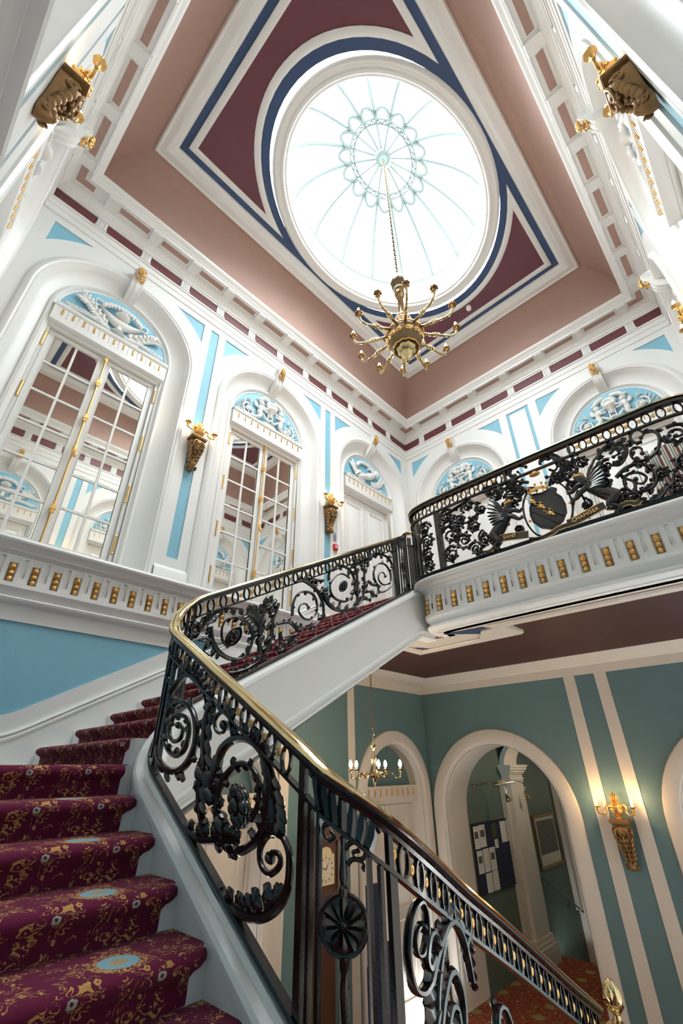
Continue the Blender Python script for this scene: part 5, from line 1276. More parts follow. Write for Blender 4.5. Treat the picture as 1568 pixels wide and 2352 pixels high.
for sg in (-1, 1):
    mb = MB(PB); mb.tube(smooth([(cxs + sg * .030, .118, 0), (cxs + sg * .045, .09, 0), (cxs + sg * .046, .05, 0), (cxs + sg * .034, .018, 0), (cxs + sg * .02, .008, 0)]), .0020, 6, flat=(0, 0, 1), fz=1.5); mb.build('shield_strap', M['iron'], br)
# winged supporters
def griffin(cx_, sg, name):
    """rampant winged beast facing the shield; sg=+1 faces +x"""
    g = MB(PB); X = lambda a: cx_ + sg * a
    def T(pts, r, **k): r = [q * 1.18 for q in r]; g.tube(smooth([(X(a), b, c) for a, b, c in pts], 4), r, 9, **k)
    def tp(n, a, b): return [a + (b - a) * i / (n - 1) for i in range(n)]
    T([(-.034, .040, 0), (-.018, .052, .001), (.0, .072, .002), (.012, .090, .003)], [.0100, .0105, .011, .0115, .0118, .0115, .0112, .0110, .011, .0105, .0098, .009, .008])   # trunk
    T([(.010, .086, .003), (.018, .100, .004), (.020, .112, .004)], tp(9, .0095, .0068))                               # neck
    g.ell((X(.022), .118, .004), (.0078, .0066, .0060), n=10, k=7); T([(.026, .118, .004), (.033, .117, .004), (.037, .111, .004)], tp(9, .0042, .0012))   # head, beak
    for q in (-1, 1): T([(.018, .122, .004 + q * .003), (.014, .130, .004 + q * .004)], tp(5, .0022, .0006))
    T([(.012, .086, .005), (.026, .084, .008), (.038, .076, .008), (.044, .080, .008)], tp(13, .0058, .0022)); T([(.008, .078, .005), (.022, .070, .007), (.033, .060, .007), (.040, .062, .007)], tp(13, .0056, .0022))  # fore legs
    for q in range(3): T([(.043, .079 + q * .002 - .002, .008), (.048, .078 + q * .004 - .004, .008)], tp(5, .0016, .0006)); T([(.039, .062 + q * .002 - .002, .007), (.044, .060 + q * .004 - .004, .007)], tp(5, .0016, .0006))
    T([(-.030, .042, .004), (-.018, .026, .006), (-.030, .016, .006), (-.020, .007, .006)], [.0095, .0092, .0088, .0082, .0075, .0062, .0052, .0044, .0040, .0037, .0034, .0032, .003])   # hind leg, knee forward, hock back
    T([(-.036, .040, -.004), (-.030, .024, -.006), (-.044, .015, -.006), (-.036, .007, -.006)], [.0090, .0088, .0084, .0078, .0070, .006, .005, .0044, .004, .0037, .0034, .0032, .003])
    T([(-.042, .040, 0), (-.058, .038, 0), (-.064, .056, 0), (-.054, .068, 0), (-.050, .060, 0)], tp(17, .0032, .0018)); g.ell((X(-.050), .060, 0), (.004, .004, .004), n=8, k=5)
    bd = g.build(name, M['iron'], br, ang=60)
    for side in (-1, 1):
        for k in range(8):
            w = MB(PB); a = 1.75 + .17 * k + (.12 if side < 0 else 0); ln = .050 - .0032 * k; nn = side * (.008 + .001 * k); rows = []
            for u, wd_ in ((0, .4), (.25, 1), (.6, 1), (.88, .8), (1, .12)):
                ax, az = .004 + math.cos(a + .35 * u) * ln * u, .088 - .003 * k + math.sin(a + .35 * u) * ln * u
                rows.append([(X(ax - math.sin(a) * .0036 * wd_ * q), az + math.cos(a) * .0036 * wd_ * q, nn + .0012 * (1 - abs(q))) for q in (-1, 0, 1)])
            w.grid(rows); w.grid([[(p[0], p[1], p[2] - .0016) for p in r] for r in rows]); w.build('wing_feather', M['iron'], bd)
    c = MB(PB); c.tube([(X(.0185) + .0088 * math.cos(i * PI / 8), .1045 + .002 * math.cos(i * PI / 8) * sg, .004 + .0085 * math.sin(i * PI / 8)) for i in range(17)], .0022, 6, cap=False)
    for i in range(6): c.ell((X(.0185) + .0092 * math.cos(i * PI / 3), .1085, .004 + .009 * math.sin(i * PI / 3)), (.0020, .0030, .0020), n=6, k=4)
    c.build('gilt_collar', M['gold'], bd)
griffin(-.325, 1, 'griffin'); griffin(-.143, -1, 'griffin')
# motto ribbon
def ribbon(pts, hw, name='motto_ribbon'):
    P = smooth([(x, t, n) for x, t, n in pts], 5); mb = MB(PB); ed = []
    for i, p in enumerate(P):
        d = (P[min(i + 1, len(P) - 1)] - P[max(i - 1, 0)]).normalized(); q = Vector((-d.y, d.x, 0)) * hw; ed.append((p + q, p - q))
    nn = Vector((0, 0, .0016)); mb.grid([[a, b, b - nn, a - nn] for a, b in ed], close_u=True)
    r = mb.build(name, M['iron'], br)
    for k in (0, 1): m2 = MB(PB); m2.tube([e[k] + Vector((0, 0, .0004)) for e in ed], .0007, 5); m2.build('gilt_edge', M['gold'], r)
    return r
ribbon([(-.3560, .024, .004), (-.350, .0285, .007), (-.330, .0285, .009), (-.300, .0225, .009), (-.2810, .0195, .007)], .0078)
ribbon([(-.2830, .010, .004), (-.262, .003, .006), (-.240, .0055, .007), (-.222, .012, .006), (-.2060, .014, .004)], .0045)
ribbon([(-.2055, .0155, .007), (-.190, .0150, .009), (-.165, .0205, .009), (-.145, .0255, .009), (-.1345, .0275, .007)], .0080)
ribbon([(-.3780, .012, .004), (-.366, .012, .005), (-.352, .021, .004)], .0040); ribbon([(-.1340, .022, .004), (-.118, .0165, .006), (-.100, .0190, .005), (-.088, .0135, .004), (-.080, .018, .004)], .0042)
def motto(txt, x, t, ang, size):
    cu = bpy.data.curves.new('gilt_letters', 'FONT'); cu.body = txt; cu.size = size; cu.extrude = .0012; cu.align_x = 'CENTER'; cu.align_y = 'CENTER'; cu.space_character = 1.12
    cu.materials.append(M['gold']); cu.bevel_depth = .0006
    t_ = bpy.data.objects.new('tmp', cu); C.objects.link(t_); bpy.context.view_layer.update()
    me = bpy.data.meshes.new_from_object(t_.evaluated_get(bpy.context.evaluated_depsgraph_get())); bpy.data.objects.remove(t_)
    o = bpy.data.objects.new('gilt_letters', me); C.objects.link(o); o.parent = br; o.location = W(*PB(x, t, .0125)); o.rotation_euler = (PI / 2, -ang, 0); o['label'] = 'gilt capital letters ' + txt
motto('SANS', -.3175, .0262, -.13, .058); motto('CHANGER', -.1700, .0193, .17, .056)
# ================================================================ LIGHT FITTINGS
def mk(mb, name, mt, parent, ang=40, **k): return mb.build(name, mt, parent, unit='m', ang=ang, **k)
def make_sconce(power):
    """gilded bracket with an urn and two candle arms; wall at y = 0, out = +y"""
    r = empty('wall_sconce', (0, 0, 0), cat='wall lamp')
    mb = MB(); rows = []
    for z, w, d in ((0, .022, .03), (.012, .046, .075), (.045, .058, .110), (.085, .060, .100), (.12, .054, .068), (.17, .050, .052), (.23, .056, .056), (.29, .068, .076), (.345, .082, .115), (.40, .096, .158), (.455, .106, .184), (.50, .110, .186), (.53, .104, .160), (.545, .098, .150)):
        rows.append([(-w, 0, z), (-w, d * .55, z), (-w * .62, d * .86, z), (-w * .3, d, z), (w * .3, d, z), (w * .62, d * .86, z), (w, d * .55, z), (w, 0, z)])
    ids = mb.grid(rows); mb.F(ids[0]); mb.F(ids[-1])
    br_ = mk(mb, 'bracket', M['ogold'], r)
    mb = MB()                                         # carved ornament of the bracket
    for sg in (-1, 1):
        mb.tube([(sg * .113, .105 + .045 * (1 - k / 26) * math.cos(k * .55), .44 + .052 * (1 - k / 26) * math.sin(k * .55)) for k in range(24)], [.013 - .0003 * k for k in range(24)], 6)
        mb.tube([(sg * .070, .060 + .030 * (1 - k / 20) * math.cos(k * .55), .045 + .035 * (1 - k / 20) * math.sin(k * .55)) for k in range(18)], [.010] * 18, 6)
        for k in range(5): mb.ell((sg * (.056 + .010 * k), .055 + .018 * k, .15 + .055 * k), (.024, .034, .040), Matrix.Rotation(sg * .5, 3, 'Y'), n=7, k=5)
        mb.tube(smooth([(sg * .02, .17, .50), (sg * .075, .185, .47), (sg * .085, .17, .40), (sg * .03, .16, .38)]), .014, 6)
    mb.ell((0, .165, .455), (.030, .026, .030), n=8, k=6); mb.ell((0, .15, .395), (.026, .030, .034), n=8, k=6)
    mb.tube(smooth([(-.05, .14, .34), (-.02, .15, .36), (.02, .15, .36), (.05, .14, .34)]), .012, 6)
    for k in range(6):
        for q in (-1, 0, 1): mb.ell((q * (.026 + .003 * k), (.100, .066, .060, .072, .098, .140)[k] + (.012 if q == 0 else 0), .085 + .055 * k), (.019, .022, .036), Matrix.Rotation(q * .5, 3, 'Y'), n=7, k=5)
    mk(mb, 'carved_leaves', M['ogold'], br_, 50)
    mb = MB()
    for o, z0, z1 in ((.0, .545, .556), (.014, .556, .572), (.020, .572, .590), (.010, .590, .604)):
        mb.box(-.112 - o, .112 + o, 0, .165 + o, z0, z1)
    mk(mb, 'shelf', M['ogold'], r)
    mb = MB(); c = (0, .095, 0)
    mb.lathe([(.045, .604), (.050, .612), (.028, .622), (.022, .634), (.034, .644), (.060, .660), (.080, .685), (.090, .712), (.092, .720), (.084, .728), (.086, .745), (.088, .760), (.080, .775), (.060, .785), (.048, .792), (.058, .800), (.050, .812), (.034, .822)], 24, c, wob=lambda j, z: (.06 if j % 2 else -.03) if .65 < z < .712 else 0)
    for k in range(10):
        a = 2 * PI * k / 10; mb.ell((.088 * math.cos(a), .095 + .088 * math.sin(a), .752), (.018, .018, .020), n=7, k=5)
    mk(mb, 'urn', M['gold'], r, 45)
    mb = MB()
    for k in range(11):
        a = k * 2.4; rr = .020 + .014 * (k % 3); mb.ell((rr * math.cos(a), .095 + rr * math.sin(a), .850 + .006 * (k % 4)), (.012, .012, .040), Matrix.Rotation(.35 * math.cos(a), 3, 'Y'), n=6, k=5)
    mb.ell((0, .095, .885), (.016, .016, .045), n=7, k=5)
    mk(mb, 'flame_finial', M['gold'], r, 50)
    for sg in (-1, 1):
        mb = MB(); mb.tube(smooth([(sg * .075, .11, .755), (sg * .110, .13, .775), (sg * .140, .145, .735), (sg * .130, .155, .690), (sg * .165, .165, .655), (sg * .215, .170, .668), (sg * .235, .170, .705)], 5), [.017 - .0002 * k for k in range(31)], 8)
        mb.ell((sg * .085, .115, .762), (.026, .022, .024), n=8, k=6); mb.ell((sg * .140, .15, .738), (.018, .016, .020), n=8, k=5)
        arm = mk(mb, 'arm', M['gold'], r, 50)
        mb = MB(); mb.lathe([(.010, .655), (.016, .662), (.012, .672), (.018, .690), (.022, .715), (.014, .728), (.018, .738), (.046, .752), (.049, .757), (.044, .756), (.014, .746)], 14, (sg * .235, .170, 0), wob=lambda j, z: (.06 if j % 2 else 0) if z > .74 else 0)
        cup = mk(mb, 'drip_cup', M['gold'], arm, 50)
        mb = MB(); mb.lathe([(.013, .748), (.013, .795), (.010, .798)], 12, (sg * .235, .170, 0)); mk(mb, 'candle_tube', M['candle'], arm)
        mb = MB(); mb.lathe([(.008, .797), (.0165, .812), (.0175, .824), (.012, .842), (.003, .860)], 10, (sg * .235, .170, 0)); mk(mb, 'bulb', M['bulb'], arm)
        point_light('bulb_light', (sg * .235, .215, .845), power, arm, r=.02)
    return r
proto = make_sconce(3.0)
G_ = 'gilded two-light wall sconces of the upper storey'
sc = [('left', .443, 'gilded two-light wall sconce on the blue strip between the two mirrored windows'), ('left', .983, 'gilded wall sconce on the blue strip above the red fire alarm box'),
      ('front', -.432, 'gilded wall sconce seen steeply from below at the top left'), ('right', .443, 'gilded wall sconce seen steeply from below at the top right'), ('right', .983, 'gilded wall sconce at the right edge under the keystone of grapes')]
for i, (wl, s_, lb) in enumerate(sc):
    fr = walls[wl][0]; o = proto if i == 0 else copy_tree(proto)
    o.location = W(*fr(s_, .001, .716)); o.rotation_euler = (0, 0, ROTW[wl]); tag(o, lb, 'wall lamp', G_)
o = copy_tree(proto); o.location = W(-.4395, YB2 - .0032, -.2290); o.rotation_euler = (0, 0, PI); tag(o, 'gilded two-light wall sconce on the teal wall between two lower arches', 'wall lamp')
for ch in o.children:
    for g in ch.children:
        if g.type == 'LIGHT': g.data = g.data.copy(); g.data.energy = 8; g.data.color = (1.0, .62, .28)
# ---- great chandelier
def chain(mb, z0, z1, lk=.085, r=.006, w=.020):
    n = max(1, int((z1 - z0) / (lk * .78)))
    for k in range(n):
        zc = z0 + (z1 - z0) * (k + .5) / n; a = (k % 2) * PI / 2; pts = []
        for j in range(13):
            t = 2 * PI * j / 12; pts.append((w * math.cos(t) * math.cos(a), w * math.cos(t) * math.sin(a), zc + lk * .5 * math.sin(t)))
        mb.tube(pts, r, 5, cap=False)
ch = empty('chandelier', W(CX, CY, 0) * 1.0, label='large bronze and gilt twelve-light chandelier hanging from the roof lantern', cat='chandelier')
zz0 = .925; ch.location = W(CX, CY, zz0)
Zc = lambda z: (z - zz0) * S
mb = MB(); chain(mb, Zc(1.302), Zc(2.045), r=.010, w=.026); mk(mb, 'chain', M['bronze'], ch, 60)
mb = MB(); mb.lathe([(.018, 0), (.032, .012), (.036, .03), (.024, .05), (.030, .062), (.060, .10), (.088, .150), (.098, .185), (.094, .200), (.130, .225), (.150, .262), (.156, .30)], 32, wob=lambda j, z: (.05 if j % 4 < 2 else -.05) if .06 < z < .27 else 0)
mk(mb, 'pendant_finial', M['brass'], ch, 45)
mb = MB(); mb.lathe([(.150, .27), (.205, .29), (.250, .35), (.276, .43), (.280, .50), (.270, .56), (.235, .62), (.19, .65), (.15, .66)], 32)
bowl = mk(mb, 'bowl', M['bronze'], ch, 30)
for k in range(12):
    a = 2 * PI * (k + .5) / 12; mb = MB()
    for j in range(6):
        t = 2 * PI * j / 6; mb.ell((.268 * math.cos(a) - .034 * math.cos(t) * math.sin(a), .268 * math.sin(a) + .034 * math.cos(t) * math.cos(a), .43 + .034 * math.sin(t)), (.017, .017, .017), n=6, k=4)
    mb.ell((.282 * math.cos(a), .282 * math.sin(a), .43), (.018, .018, .018), n=7, k=5); mk(mb, 'flower_boss', M['gold'], bowl, 50)
mb = MB(); mb.tube([(.284 * math.cos(2 * PI * k / 48), .284 * math.sin(2 * PI * k / 48), .57 + (.012 if k % 2 else 0)) for k in range(49)], .017, 6, cap=False)
mb.tube([(.19 * math.cos(2 * PI * k / 48), .19 * math.sin(2 * PI * k / 48), .285 - (.012 if k % 4 < 2 else 0)) for k in range(49)], .012, 6, cap=False); mk(mb, 'gilt_rim', M['gold'], bowl, 50)
mb = MB(); mb.lathe([(.19, .64), (.165, .70), (.13, .78), (.10, .88), (.085, .95), (.060, 1.02), (.05, 1.10)], 24, wob=lambda j, z: .10 if j % 2 else -.08)
for k in range(16):
    a = 2 * PI * k / 16
    for j in range(4): mb.ell(((.17 - .025 * j) * math.cos(a + j * .2), (.17 - .025 * j) * math.sin(a + j * .2), .70 + .09 * j), (.030, .030, .045), n=6, k=4)
mk(mb, 'foliage_stem', M['ogold'], ch, 50)
mb = MB(); mb.lathe([(.050, 1.08), (.048, 1.46), (.060, 1.50), (.075, 1.54), (.085, 1.60), (.080, 1.66), (.095, 1.70), (.090, 1.74), (.070, 1.77)], 16); mk(mb, 'column', M['brass'], ch)
for k in range(8): pass
mb = MB()
mb.lathe([(.07, 1.77), (.115, 1.82), (.130, 1.90), (.120, 1.98), (.09, 2.04), (.05, 2.08), (.02, 2.10)], 18, wob=lambda j, z: .08 if j % 2 else -.06)
mk(mb, 'leaf_cap', M['bronze'], ch, 50)
armm = None
for k in range(12):
    a = 2 * PI * (k + .28) / 12
    if armm is None:
        mb = MB(); P = smooth([(.24, 0, .60), (.36, 0, .555), (.47, 0, .53), (.58, 0, .50), (.68, 0, .485), (.76, 0, .52), (.79, 0, .60)], 5)
        mb.tube(P, [.022] * 10 + [.019] * 21, 9)
        for px, pz in ((.46, .532), (.50, .525)): mb.tube([(px, .03 * math.cos(j * PI / 6), pz + .03 * math.sin(j * PI / 6)) for j in range(13)], .009, 6, cap=False)
        for px, pz, q in ((.43, .56, .02), (.47, .565, .018), (.52, .55, .015), (.47, .50, .016), (.43, .50, .012)): mb.ell((px, 0, pz), (q * 1.4, q, q), n=7, k=5)
        m_arm = mb.mesh('arm', M['brass'], 'm', 45)
        mb = MB(); mb.lathe([(.014, .585), (.030, .60), (.026, .615), (.034, .640), (.030, .655), (.050, .668), (.056, .676), (.050, .680), (.016, .676)], 14, (.79, 0, 0), wob=lambda j, z: (.12 if j % 2 else -.04) if z > .66 else 0)
        for j in range(6):
            t = 2 * PI * j / 6; mb.ell((.79 + .048 * math.cos(t), .048 * math.sin(t), .655), (.017, .017, .022), n=6, k=4)
        m_cup = mb.mesh('leaf_cup', M['ogold'], 'm', 50)
        mb = MB(); mb.lathe([(.013, .676), (.013, .705), (.010, .708)], 10, (.79, 0, 0)); m_can = mb.mesh('candle_tube', M['candle'], 'm')
        mb = MB(); mb.lathe([(.009, .706), (.021, .724), (.023, .742), (.015, .768), (.003, .792)], 10, (.79, 0, 0)); m_bulb = mb.mesh('bulb', M['bulb'], 'm'); armm = 1
    ar = inst(m_arm, 'arm', ch, (0, 0, 0), (0, 0, a))
    for me, nm in ((m_cup, 'leaf_cup'), (m_can, 'candle_tube'), (m_bulb, 'bulb')): inst(me, nm, ar, (0, 0, 0))
    point_light('bulb_light', (.79, 0, .84), 6.0, ar, col=(1, .87, .70), r=.025)
# ---- small chandelier of the hall
sx, sy = -.742, .880
c2_ = empty('hall_chandelier', W(sx, sy, -.042), label='small brass five-light chandelier hanging on a chain in front of the lower left arch', cat='chandelier')
Zs = lambda z: (z + .042) * S
mb = MB(); chain(mb, Zs(.070), Zs(.268), lk=.055, r=.004, w=.013); mk(mb, 'chain', M['bronze'], c2_, 60)
mb = MB(); mb.tube([(.020 * math.cos(k * PI / 6), 0, Zs(.066) + .020 * math.sin(k * PI / 6)) for k in range(13)], .004, 6, cap=False); mk(mb, 'hanging_ring', M['brass'], c2_)
mb = MB(); mb.lathe([(.004, 0), (.012, .02), (.010, .05), (.022, .075), (.030, .10), (.045, .12), (.078, .145), (.080, .165), (.050, .18), (.028, .195), (.016, .21), (.020, .24), (.034, .29), (.030, .33), (.014, .39), (.012, .44), (.030, .47), (.034, .475), (.012, .50), (.018, .53), (.010, .56), (.006, .585)], 20); mk(mb, 'stem', M['brass'], c2_)
a5 = None
for k in range(5):
    a = 2 * PI * k / 5 + .55
    if a5 is None:
        mb = MB(); mb.tube(smooth([(.07, 0, .15), (.12, 0, .12), (.15, 0, .15), (.13, 0, .18), (.11, 0, .16)], 4) , .008, 6); mb.tube(smooth([(.10, 0, .13), (.16, 0, .16), (.22, 0, .17), (.27, 0, .125), (.31, 0, .125), (.325, 0, .17)], 5), .0095, 7)
        m1 = mb.mesh('arm', M['brass'], 'm', 45); mb = MB(); mb.lathe([(.008, .165), (.016, .18), (.012, .195), (.040, .208), (.043, .213), (.012, .210)], 12, (.325, 0, 0)); m2 = mb.mesh('drip_cup', M['brass'], 'm', 45)
        mb = MB(); mb.lathe([(.011, .21), (.011, .235)], 10, (.325, 0, 0)); m3 = mb.mesh('candle_tube', M['candle'], 'm')
        mb = MB(); mb.lathe([(.008, .235), (.020, .250), (.022, .268), (.015, .295), (.003, .315)], 10, (.325, 0, 0)); m4 = mb.mesh('bulb', M['bulb'], 'm'); a5 = 1
    ar = inst(m1, 'arm', c2_, (0, 0, 0), (0, 0, a))
    for me, nm in ((m2, 'drip_cup'), (m3, 'candle_tube'), (m4, 'bulb')): inst(me, nm, ar, (0, 0, 0))
    point_light('bulb_light', (.325, 0, .345), 9, ar, r=.02)
# ================================================================ SMALL THINGS
# fire alarm call point and its notice on the left wall
o = empty('fire_alarm', W(-.9995, 1.018, .675), -PI / 2, 'red fire alarm call point under a blue and white notice', 'fire alarm')
mb = MB(); mb.box(-.05, .05, 0, .050, -.055, .055); mk(mb, 'case', M['red'], o); mb = MB(); mb.box(-.028, .028, .050, .053, -.02, .025); mk(mb, 'glass_panel', M['paper'], o); mb = MB(); mb.lathe([(.012, .0), (.012, .005)], 12, (0, .0505, -.038), Matrix(((1, 0, 0), (0, 0, 1), (0, 1, 0)))); mk(mb, 'key_port', M['black'], o)
o = empty('fire_notice', W(-.9995, 1.020, .716), -PI / 2, 'white fire action notice with blue text bars above the red alarm', 'sign')
mb = MB(); mb.box(-.055, .055, 0, .004, -.10, .12); mk(mb, 'plate', M['paper'], o)
for k in range(5): mb = MB(); mb.box(-.045, .045, .004, .005, -.088 + k * .030, -.068 + k * .030); mk(mb, 'text_bar', M['navy'] if k else M['navy'], o)
mb = MB(); mb.lathe([(.018, 0), (.018, .0012)], 16, (0, .004, .088), Matrix(((1, 0, 0), (0, 0, 1), (0, 1, 0)))); mk(mb, 'symbol', M['navy'], o)
# smoke detector
o = empty('smoke_detector', W(-.423, 1.235, ZT - .022), 0, 'white round smoke detector on the maroon ceiling panel', 'smoke detector')
mb = MB(); mb.lathe([(.03, .0), (.045, .004), (.058, .022), (.060, .034), (.060, .105)], 20); mk(mb, 'body', M['white'], o); mb = MB(); mb.lathe([(.008, -.004), (.016, -.003), (.018, .003)], 12); mk(mb, 'sensor', M['paper'], o)
# longcase clock
clk = empty('longcase_clock', W(-1.016, .963, ZF), -PI / 2, 'dark mahogany longcase clock with a brass dial against the teal wall', 'clock')
HZ = 2.62
mb = MB()
for w, d, z0, z1 in ((.27, .25, 0, .06), (.25, .235, .06, .52), (.265, .245, .52, .56)): mb.box(-w, w, 0, d, z0, z1)
mk(mb, 'base', M['wood'], clk)
mb = MB(); mb.box(-.19, .19, 0, .195, .56, 1.80); mb.box(-.25, .25, 0, .235, 1.80, 1.83); mb.box(-.265, .265, 0, .25, 1.83, 1.87); mk(mb, 'trunk', M['wood'], clk)
mb = MB(); mb.box(-.13, .13, .195, .205, .66, 1.72); dr = mk(mb, 'trunk_door', M['wood'], clk); mb = MB(); mb.ell((.115, .210, 1.2), (.008, .01, .02), n=8, k=5); mk(mb, 'keyhole_plate', M['brass'], dr)
mb = MB(); mb.box(-.235, .235, 0, .20, 1.87, 2.42)
for sg in (-1, 1): mb.lathe([(.020, 0), (.015, .03), (.014, .5), (.020, .53)], 10, (sg * .225, .215, 1.88))
mb.box(-.25, .25, 0, .235, 2.41, 2.44); mb.box(-.275, .275, 0, .26, 2.44, 2.475)
mb.slab([[(-.26, 2.475), (-.20, 2.52), (-.10, 2.50), (-.05, 2.56), (0, 2.60), (.05, 2.56), (.10, 2.50), (.20, 2.52), (.26, 2.475)]], lambda x, z: (x, .02, z), lambda x, z: (x, .22, z)); mk(mb, 'hood', M['wood'], clk)
mb = MB(); mb.slab([[(-.165, 1.93), (.165, 1.93), (.165, 2.26)] + [(.12 * math.cos(PI * k / 10), 2.26 + .09 * math.sin(PI * k / 10)) for k in range(11)] + [(-.165, 2.26)]], lambda x, z: (x, .200, z), lambda x, z: (x, .206, z)); dial = mk(mb, 'dial', M['dial'], clk, label='brass arched dial')
RX = Matrix(((1, 0, 0), (0, 0, 1), (0, 1, 0)))
mb = MB(); mb.lathe([(.150, 0), (.150, .003), (.100, .004), (.100, .002)], 36, (0, .206, 2.10), RX); mk(mb, 'chapter_ring', M['mount'], dial)
for k in range(12):
    a = PI / 6 * k; mb = MB(); X0 = Vector((math.cos(a), 0, math.sin(a))); T0 = Vector((-math.sin(a), 0, math.cos(a))); o0 = Vector((0, .2105, 2.10))
    ids = [mb.P(o0 + X0 * r_ + T0 * q) for r_, q in ((.108, -.005), (.142, -.007), (.142, .007), (.108, .005))]; mb.F(ids); mk(mb, 'hour_mark', M['black'], dial)
for a, ln in ((2.1, .09), (.35, .13)):
    mb = MB(); mb.tube([(0, .214, 2.10), (ln * math.cos(a), .214, 2.10 + ln * math.sin(a))], [.006, .002], 5); mk(mb, 'clock_hand', M['black'], dial)
mb = MB()
for sg in (-1, 1): mb.lathe([(.004, 0), (.018, .02), (.020, .035), (.006, .05), (.004, .07)], 10, (sg * .23, .12, 2.475))
mb.lathe([(.004, 0), (.022, .02), (.024, .04), (.006, .06), (.003, .09)], 10, (0, .12, 2.59)); mk(mb, 'brass_finials', M['brass'], clk)
# navy display stand in front of the white door
o = empty('display_stand', W(-.905, 1.065, ZF), -PI / 2, 'navy blue display stand with a small gilt emblem beside the clock', 'stand')
mb = MB(); mb.box(-.20, .24, -.10, .14, 0, .03); mb.slab([[(-.20, .03), (.20, .03), (.20, 1.12), (-.20, 1.30)]], lambda x, z: (x, -.05, z), lambda x, z: (x, .12, z)); mk(mb, 'plinth', M['felt'], o)
mb = MB(); mb.box(-.05, .19, -.045, -.015, 1.1, 1.92); pn = mk(mb, 'back_panel', M['felt'], o)
mb = MB(); mb.ell((.10, -.012, 1.82), (.035, .006, .05), n=8, k=6); mb.ell((.12, -.012, 1.86), (.015, .006, .04), n=8, k=6); mk(mb, 'gilt_emblem', M['gold'], pn)
# notice board on the corridor wall
XW = XC0 + .002
nbd = empty('notice_board', W(XW, 1.787, -.362), -PI / 2, 'navy felt notice board pinned with white papers on the corridor wall', 'notice board')
BWd, BH = .1475 * S, .188 * S
mb = MB(); mb.box(-BWd, BWd, 0, .018, 0, BH); mk(mb, 'felt_panel', M['felt'], nbd)
mb = MB()
for q in ((-BWd - .012, -BWd, -.012, BH + .012), (BWd, BWd + .012, -.012, BH + .012), (-BWd, BWd, BH, BH + .012), (-BWd, BWd, -.012, 0)): mb.box(q[0], q[1], 0, .026, q[2], q[3])
mk(mb, 'frame', M['black'], nbd)
def paper(u0, u1, v0, v1, pic=None):                  # u from the near edge, v from the top; local +x points to the near side
    x0 = BWd - 2 * BWd * u1; x1 = BWd - 2 * BWd * u0; z0 = BH * (1 - v1); z1 = BH * (1 - v0)
    # sign: yaw -90 deg sends local +x to world -y (towards the camera)
    mb = MB(); mb.box(x0 + .004, x1 - .004, .018, .0195, z0 + .004, z1 - .004); p_ = mk(mb, 'paper', M['paper'], nbd)
    for k in range(6):
        zz = z1 - .035 - (z1 - z0 - .06) * k / 6; mb = MB(); mb.box(x0 + .02, x1 - .02 - (.03 if k == 5 else 0), .0195, .0197, zz - .002, zz); mk(mb, 'text_line', M['print'], p_)
    if pic: mb = MB(); mb.box(x0 + .04, x1 - .04, .0195, .0200, z0 + (z1 - z0) * .45, z0 + (z1 - z0) * .75); mk(mb, 'picture', M['print'], p_)
for u0, u1, v0, v1, pc in ((.0, .13, .03, .37, 1), (.13, .28, .02, .36, 1), (.02, .15, .39, .72, 1), (.16, .30, .38, .72, 0), (.31, .45, .38, .72, 1), (.16, .30, .73, 1.02, 0), (.31, .45, .72, 1.02, 0), (.66, .81, .02, .36, 0), (.82, .96, .02, .36, 0), (.47, .56, .28, .42, 0)): paper(u0, u1, v0, v1, pc)
mb = MB(); mb.box(BWd - 2 * BWd * .55, BWd - 2 * BWd * .43, .018, .024, BH * .74, BH * .97); mk(mb, 'brass_plaque', M['brass'], nbd)
# framed engraving
pic = empty('framed_picture', W(XW, 2.235, -.357), -PI / 2, 'gilt framed engraving hanging on the corridor wall above the handrail', 'picture')
PWd, PH = .112 * S, .178 * S; mb = MB(); fw = .055
for q in ((-PWd, -PWd + fw, 0, PH), (PWd - fw, PWd, 0, PH), (-PWd + fw, PWd - fw, PH - fw, PH), (-PWd + fw, PWd - fw, 0, fw)): mb.box(q[0], q[1], 0, .03, q[2], q[3])
mk(mb, 'frame', M['ogold'], pic); mb = MB(); mb.box(-PWd + fw, PWd - fw, .0, .012, fw, PH - fw); mk(mb, 'mount', M['mount'], pic); mb = MB(); mb.box(-PWd + .13, PWd - .13, .012, .014, .25, PH - .12); mk(mb, 'engraving', M['print'], pic)
# picture lights on a brass rail
pl = empty('picture_light', W(XW, 1.66, -.075), -PI / 2, 'brass picture light on two curved arms above the notice board', 'lamp')
mb = MB(); mb.tube([(.10, .012, .11), (-2.4, .012, .11)], .008, 6); mk(mb, 'rail', M['bronze'], pl)
for x_ in (-.15, -1.05):
    mb = MB(); mb.lathe([(.022, 0), (.022, .02), (.010, .035)], 12, (x_, 0, .06), RX); mb.tube(smooth([(x_, .03, .06), (x_ - .2, .12, .09), (x_ - .5, .26, .12), (x_ - .72, .34, .05), (x_ - .70, .34, -.08)], 5), .008, 6); a_ = mk(mb, 'arm', M['brass'], pl)
    mb = MB(); mb.lathe([(.016, .06), (.022, .03), (.040, -.02), (.062, -.07), (.064, -.085), (.055, -.07), (.02, .0)], 14, (x_ - .70, .34, -.13), Matrix.Rotation(.5, 3, 'X')); mk(mb, 'shade', M['brass'], a_)
sp = bpy.data.lights.new('picture_spot', 'SPOT'); sp.energy = 45; sp.spot_size = 1.3; sp.spot_blend = .8; sp.color = (1, .93, .78); sp.shadow_soft_size = .04
so = bpy.data.objects.new('picture_spot', sp); C.objects.link(so); so.location = W(XC0 + .075, 1.74, -.085); so.rotation_euler = (0, math.radians(-52), 0)
point_light('corridor_light', W(-.70, 1.95, .06), 26, col=(1, .82, .6), r=.08)
point_light('corridor_light', W(-.72, 2.7, -.1), 16, col=(1, .82, .6), r=.08)
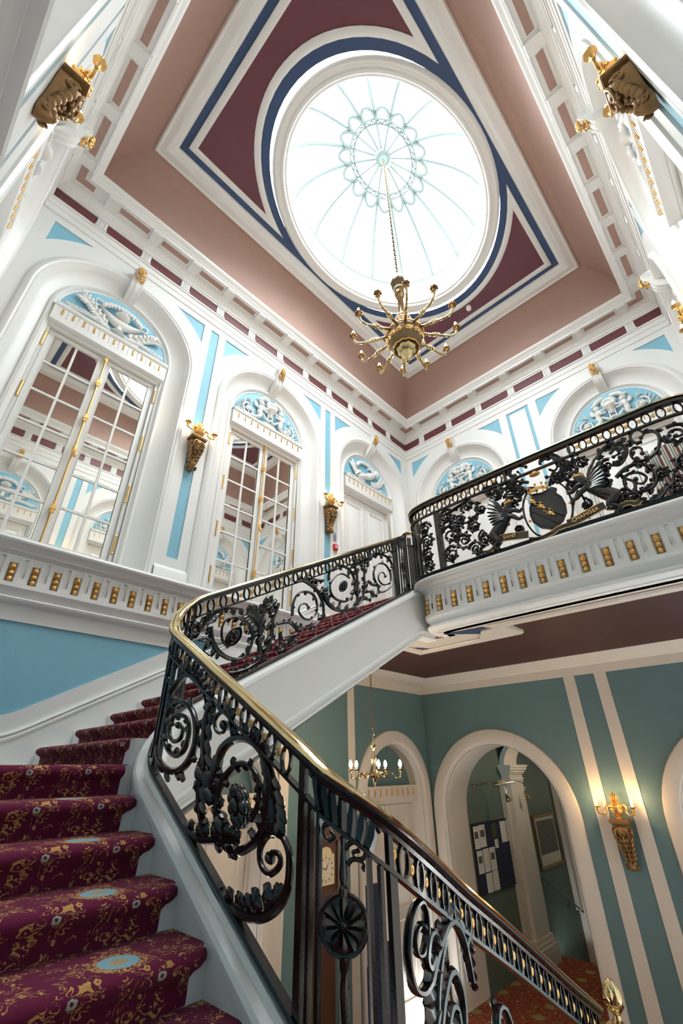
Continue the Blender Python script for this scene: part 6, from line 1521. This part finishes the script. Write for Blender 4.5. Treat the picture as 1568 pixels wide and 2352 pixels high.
# wall handrail of the corridor steps
hr = empty('wall_handrail', W(XC0 + .014, 2.063, -.36), 0, 'dark metal handrail on the corridor wall going down the steps', 'handrail')
mb = MB(); mb.tube([(0.0, .06, .0), (.0, 0, 0), (.0, .46 * S, -.215 * S)], .018, 8); mk(mb, 'rail', M['black'], hr)
for yy in (.12, 1.3, 2.3): mb = MB(); mb.tube(smooth([(-.07, yy, -.10 - yy * .467), (-.02, yy, -.12 - yy * .467), (0, yy, -.02 - yy * .467)]), .009, 6); mk(mb, 'rail_bracket', M['black'], hr)
# striped wing chairs on the gallery
def chair(x, y, rz, lb):
    c = empty('wing_chair', W(x, y, ZS), rz, lb, 'chair', 'striped chairs on the gallery')
    mb = MB(); mb.box(-.33, .33, -.30, .30, .26, .48); mk(mb, 'seat', M['stripe'], c)
    mb = MB(); rows = []
    for z, w, o_ in ((.44, .32, 0), (.8, .35, .05), (1.15, .36, .10), (1.42, .34, .14), (1.52, .26, .16), (1.56, .10, .17)):
        rows.append([(-w, .24 + o_, z), (w, .24 + o_, z), (w, .36 + o_, z), (-w, .36 + o_, z)])
    ids = mb.grid(rows, close_u=True); mb.F(ids[0]); mb.F(ids[-1]); mk(mb, 'backrest', M['stripe'], c)
    for sg in (-1, 1):
        mb = MB(); mb.tube(smooth([(sg * .36, .28, .66), (sg * .38, .0, .68), (sg * .37, -.26, .66), (sg * .37, -.30, .58)]), .055, 8); mb.box(sg * .36 - .03, sg * .36 + .03, -.26, .28, .44, .66); mk(mb, 'armrest', M['stripe'], c)
        mb = MB(); mb.slab([[(.30, .66), (.05, .78), (.02, 1.1), (.12, 1.38), (.38, 1.42), (.34, 1.0)]], lambda a_, b_: (sg * .34, a_, b_), lambda a_, b_: (sg * .39, a_, b_)); mk(mb, 'wing', M['stripe'], c)
        for yy in (-.26, .28): mb = MB(); mb.lathe([(.014, 0), (.018, .02), (.013, .05), (.030, .16), (.030, .27)], 10, (sg * .29, yy, 0)); mk(mb, 'leg', M['wood'], c)
    return c
chair(.010, 1.085, .15, 'wing chair in dark red, teal and cream stripes behind the right end of the balcony')
o = empty('striped_curtain', W(.085, 1.50, ZS), 0, 'tall curtain in dark red, teal and cream stripes at the right end of the gallery', 'curtain')
mb = MB(); rows = [[(-.30 + .6 * k / 24, -.04 * math.sin(k * 1.3) - .03, z) for k in range(25)] for z in (.02, 1.2, 2.4)]; mb.grid(rows); mb.grid([[(x_, y_ + .012, z_) for x_, y_, z_ in r] for r in rows]); mk(mb, 'drape', M['stripe'], o, 60)
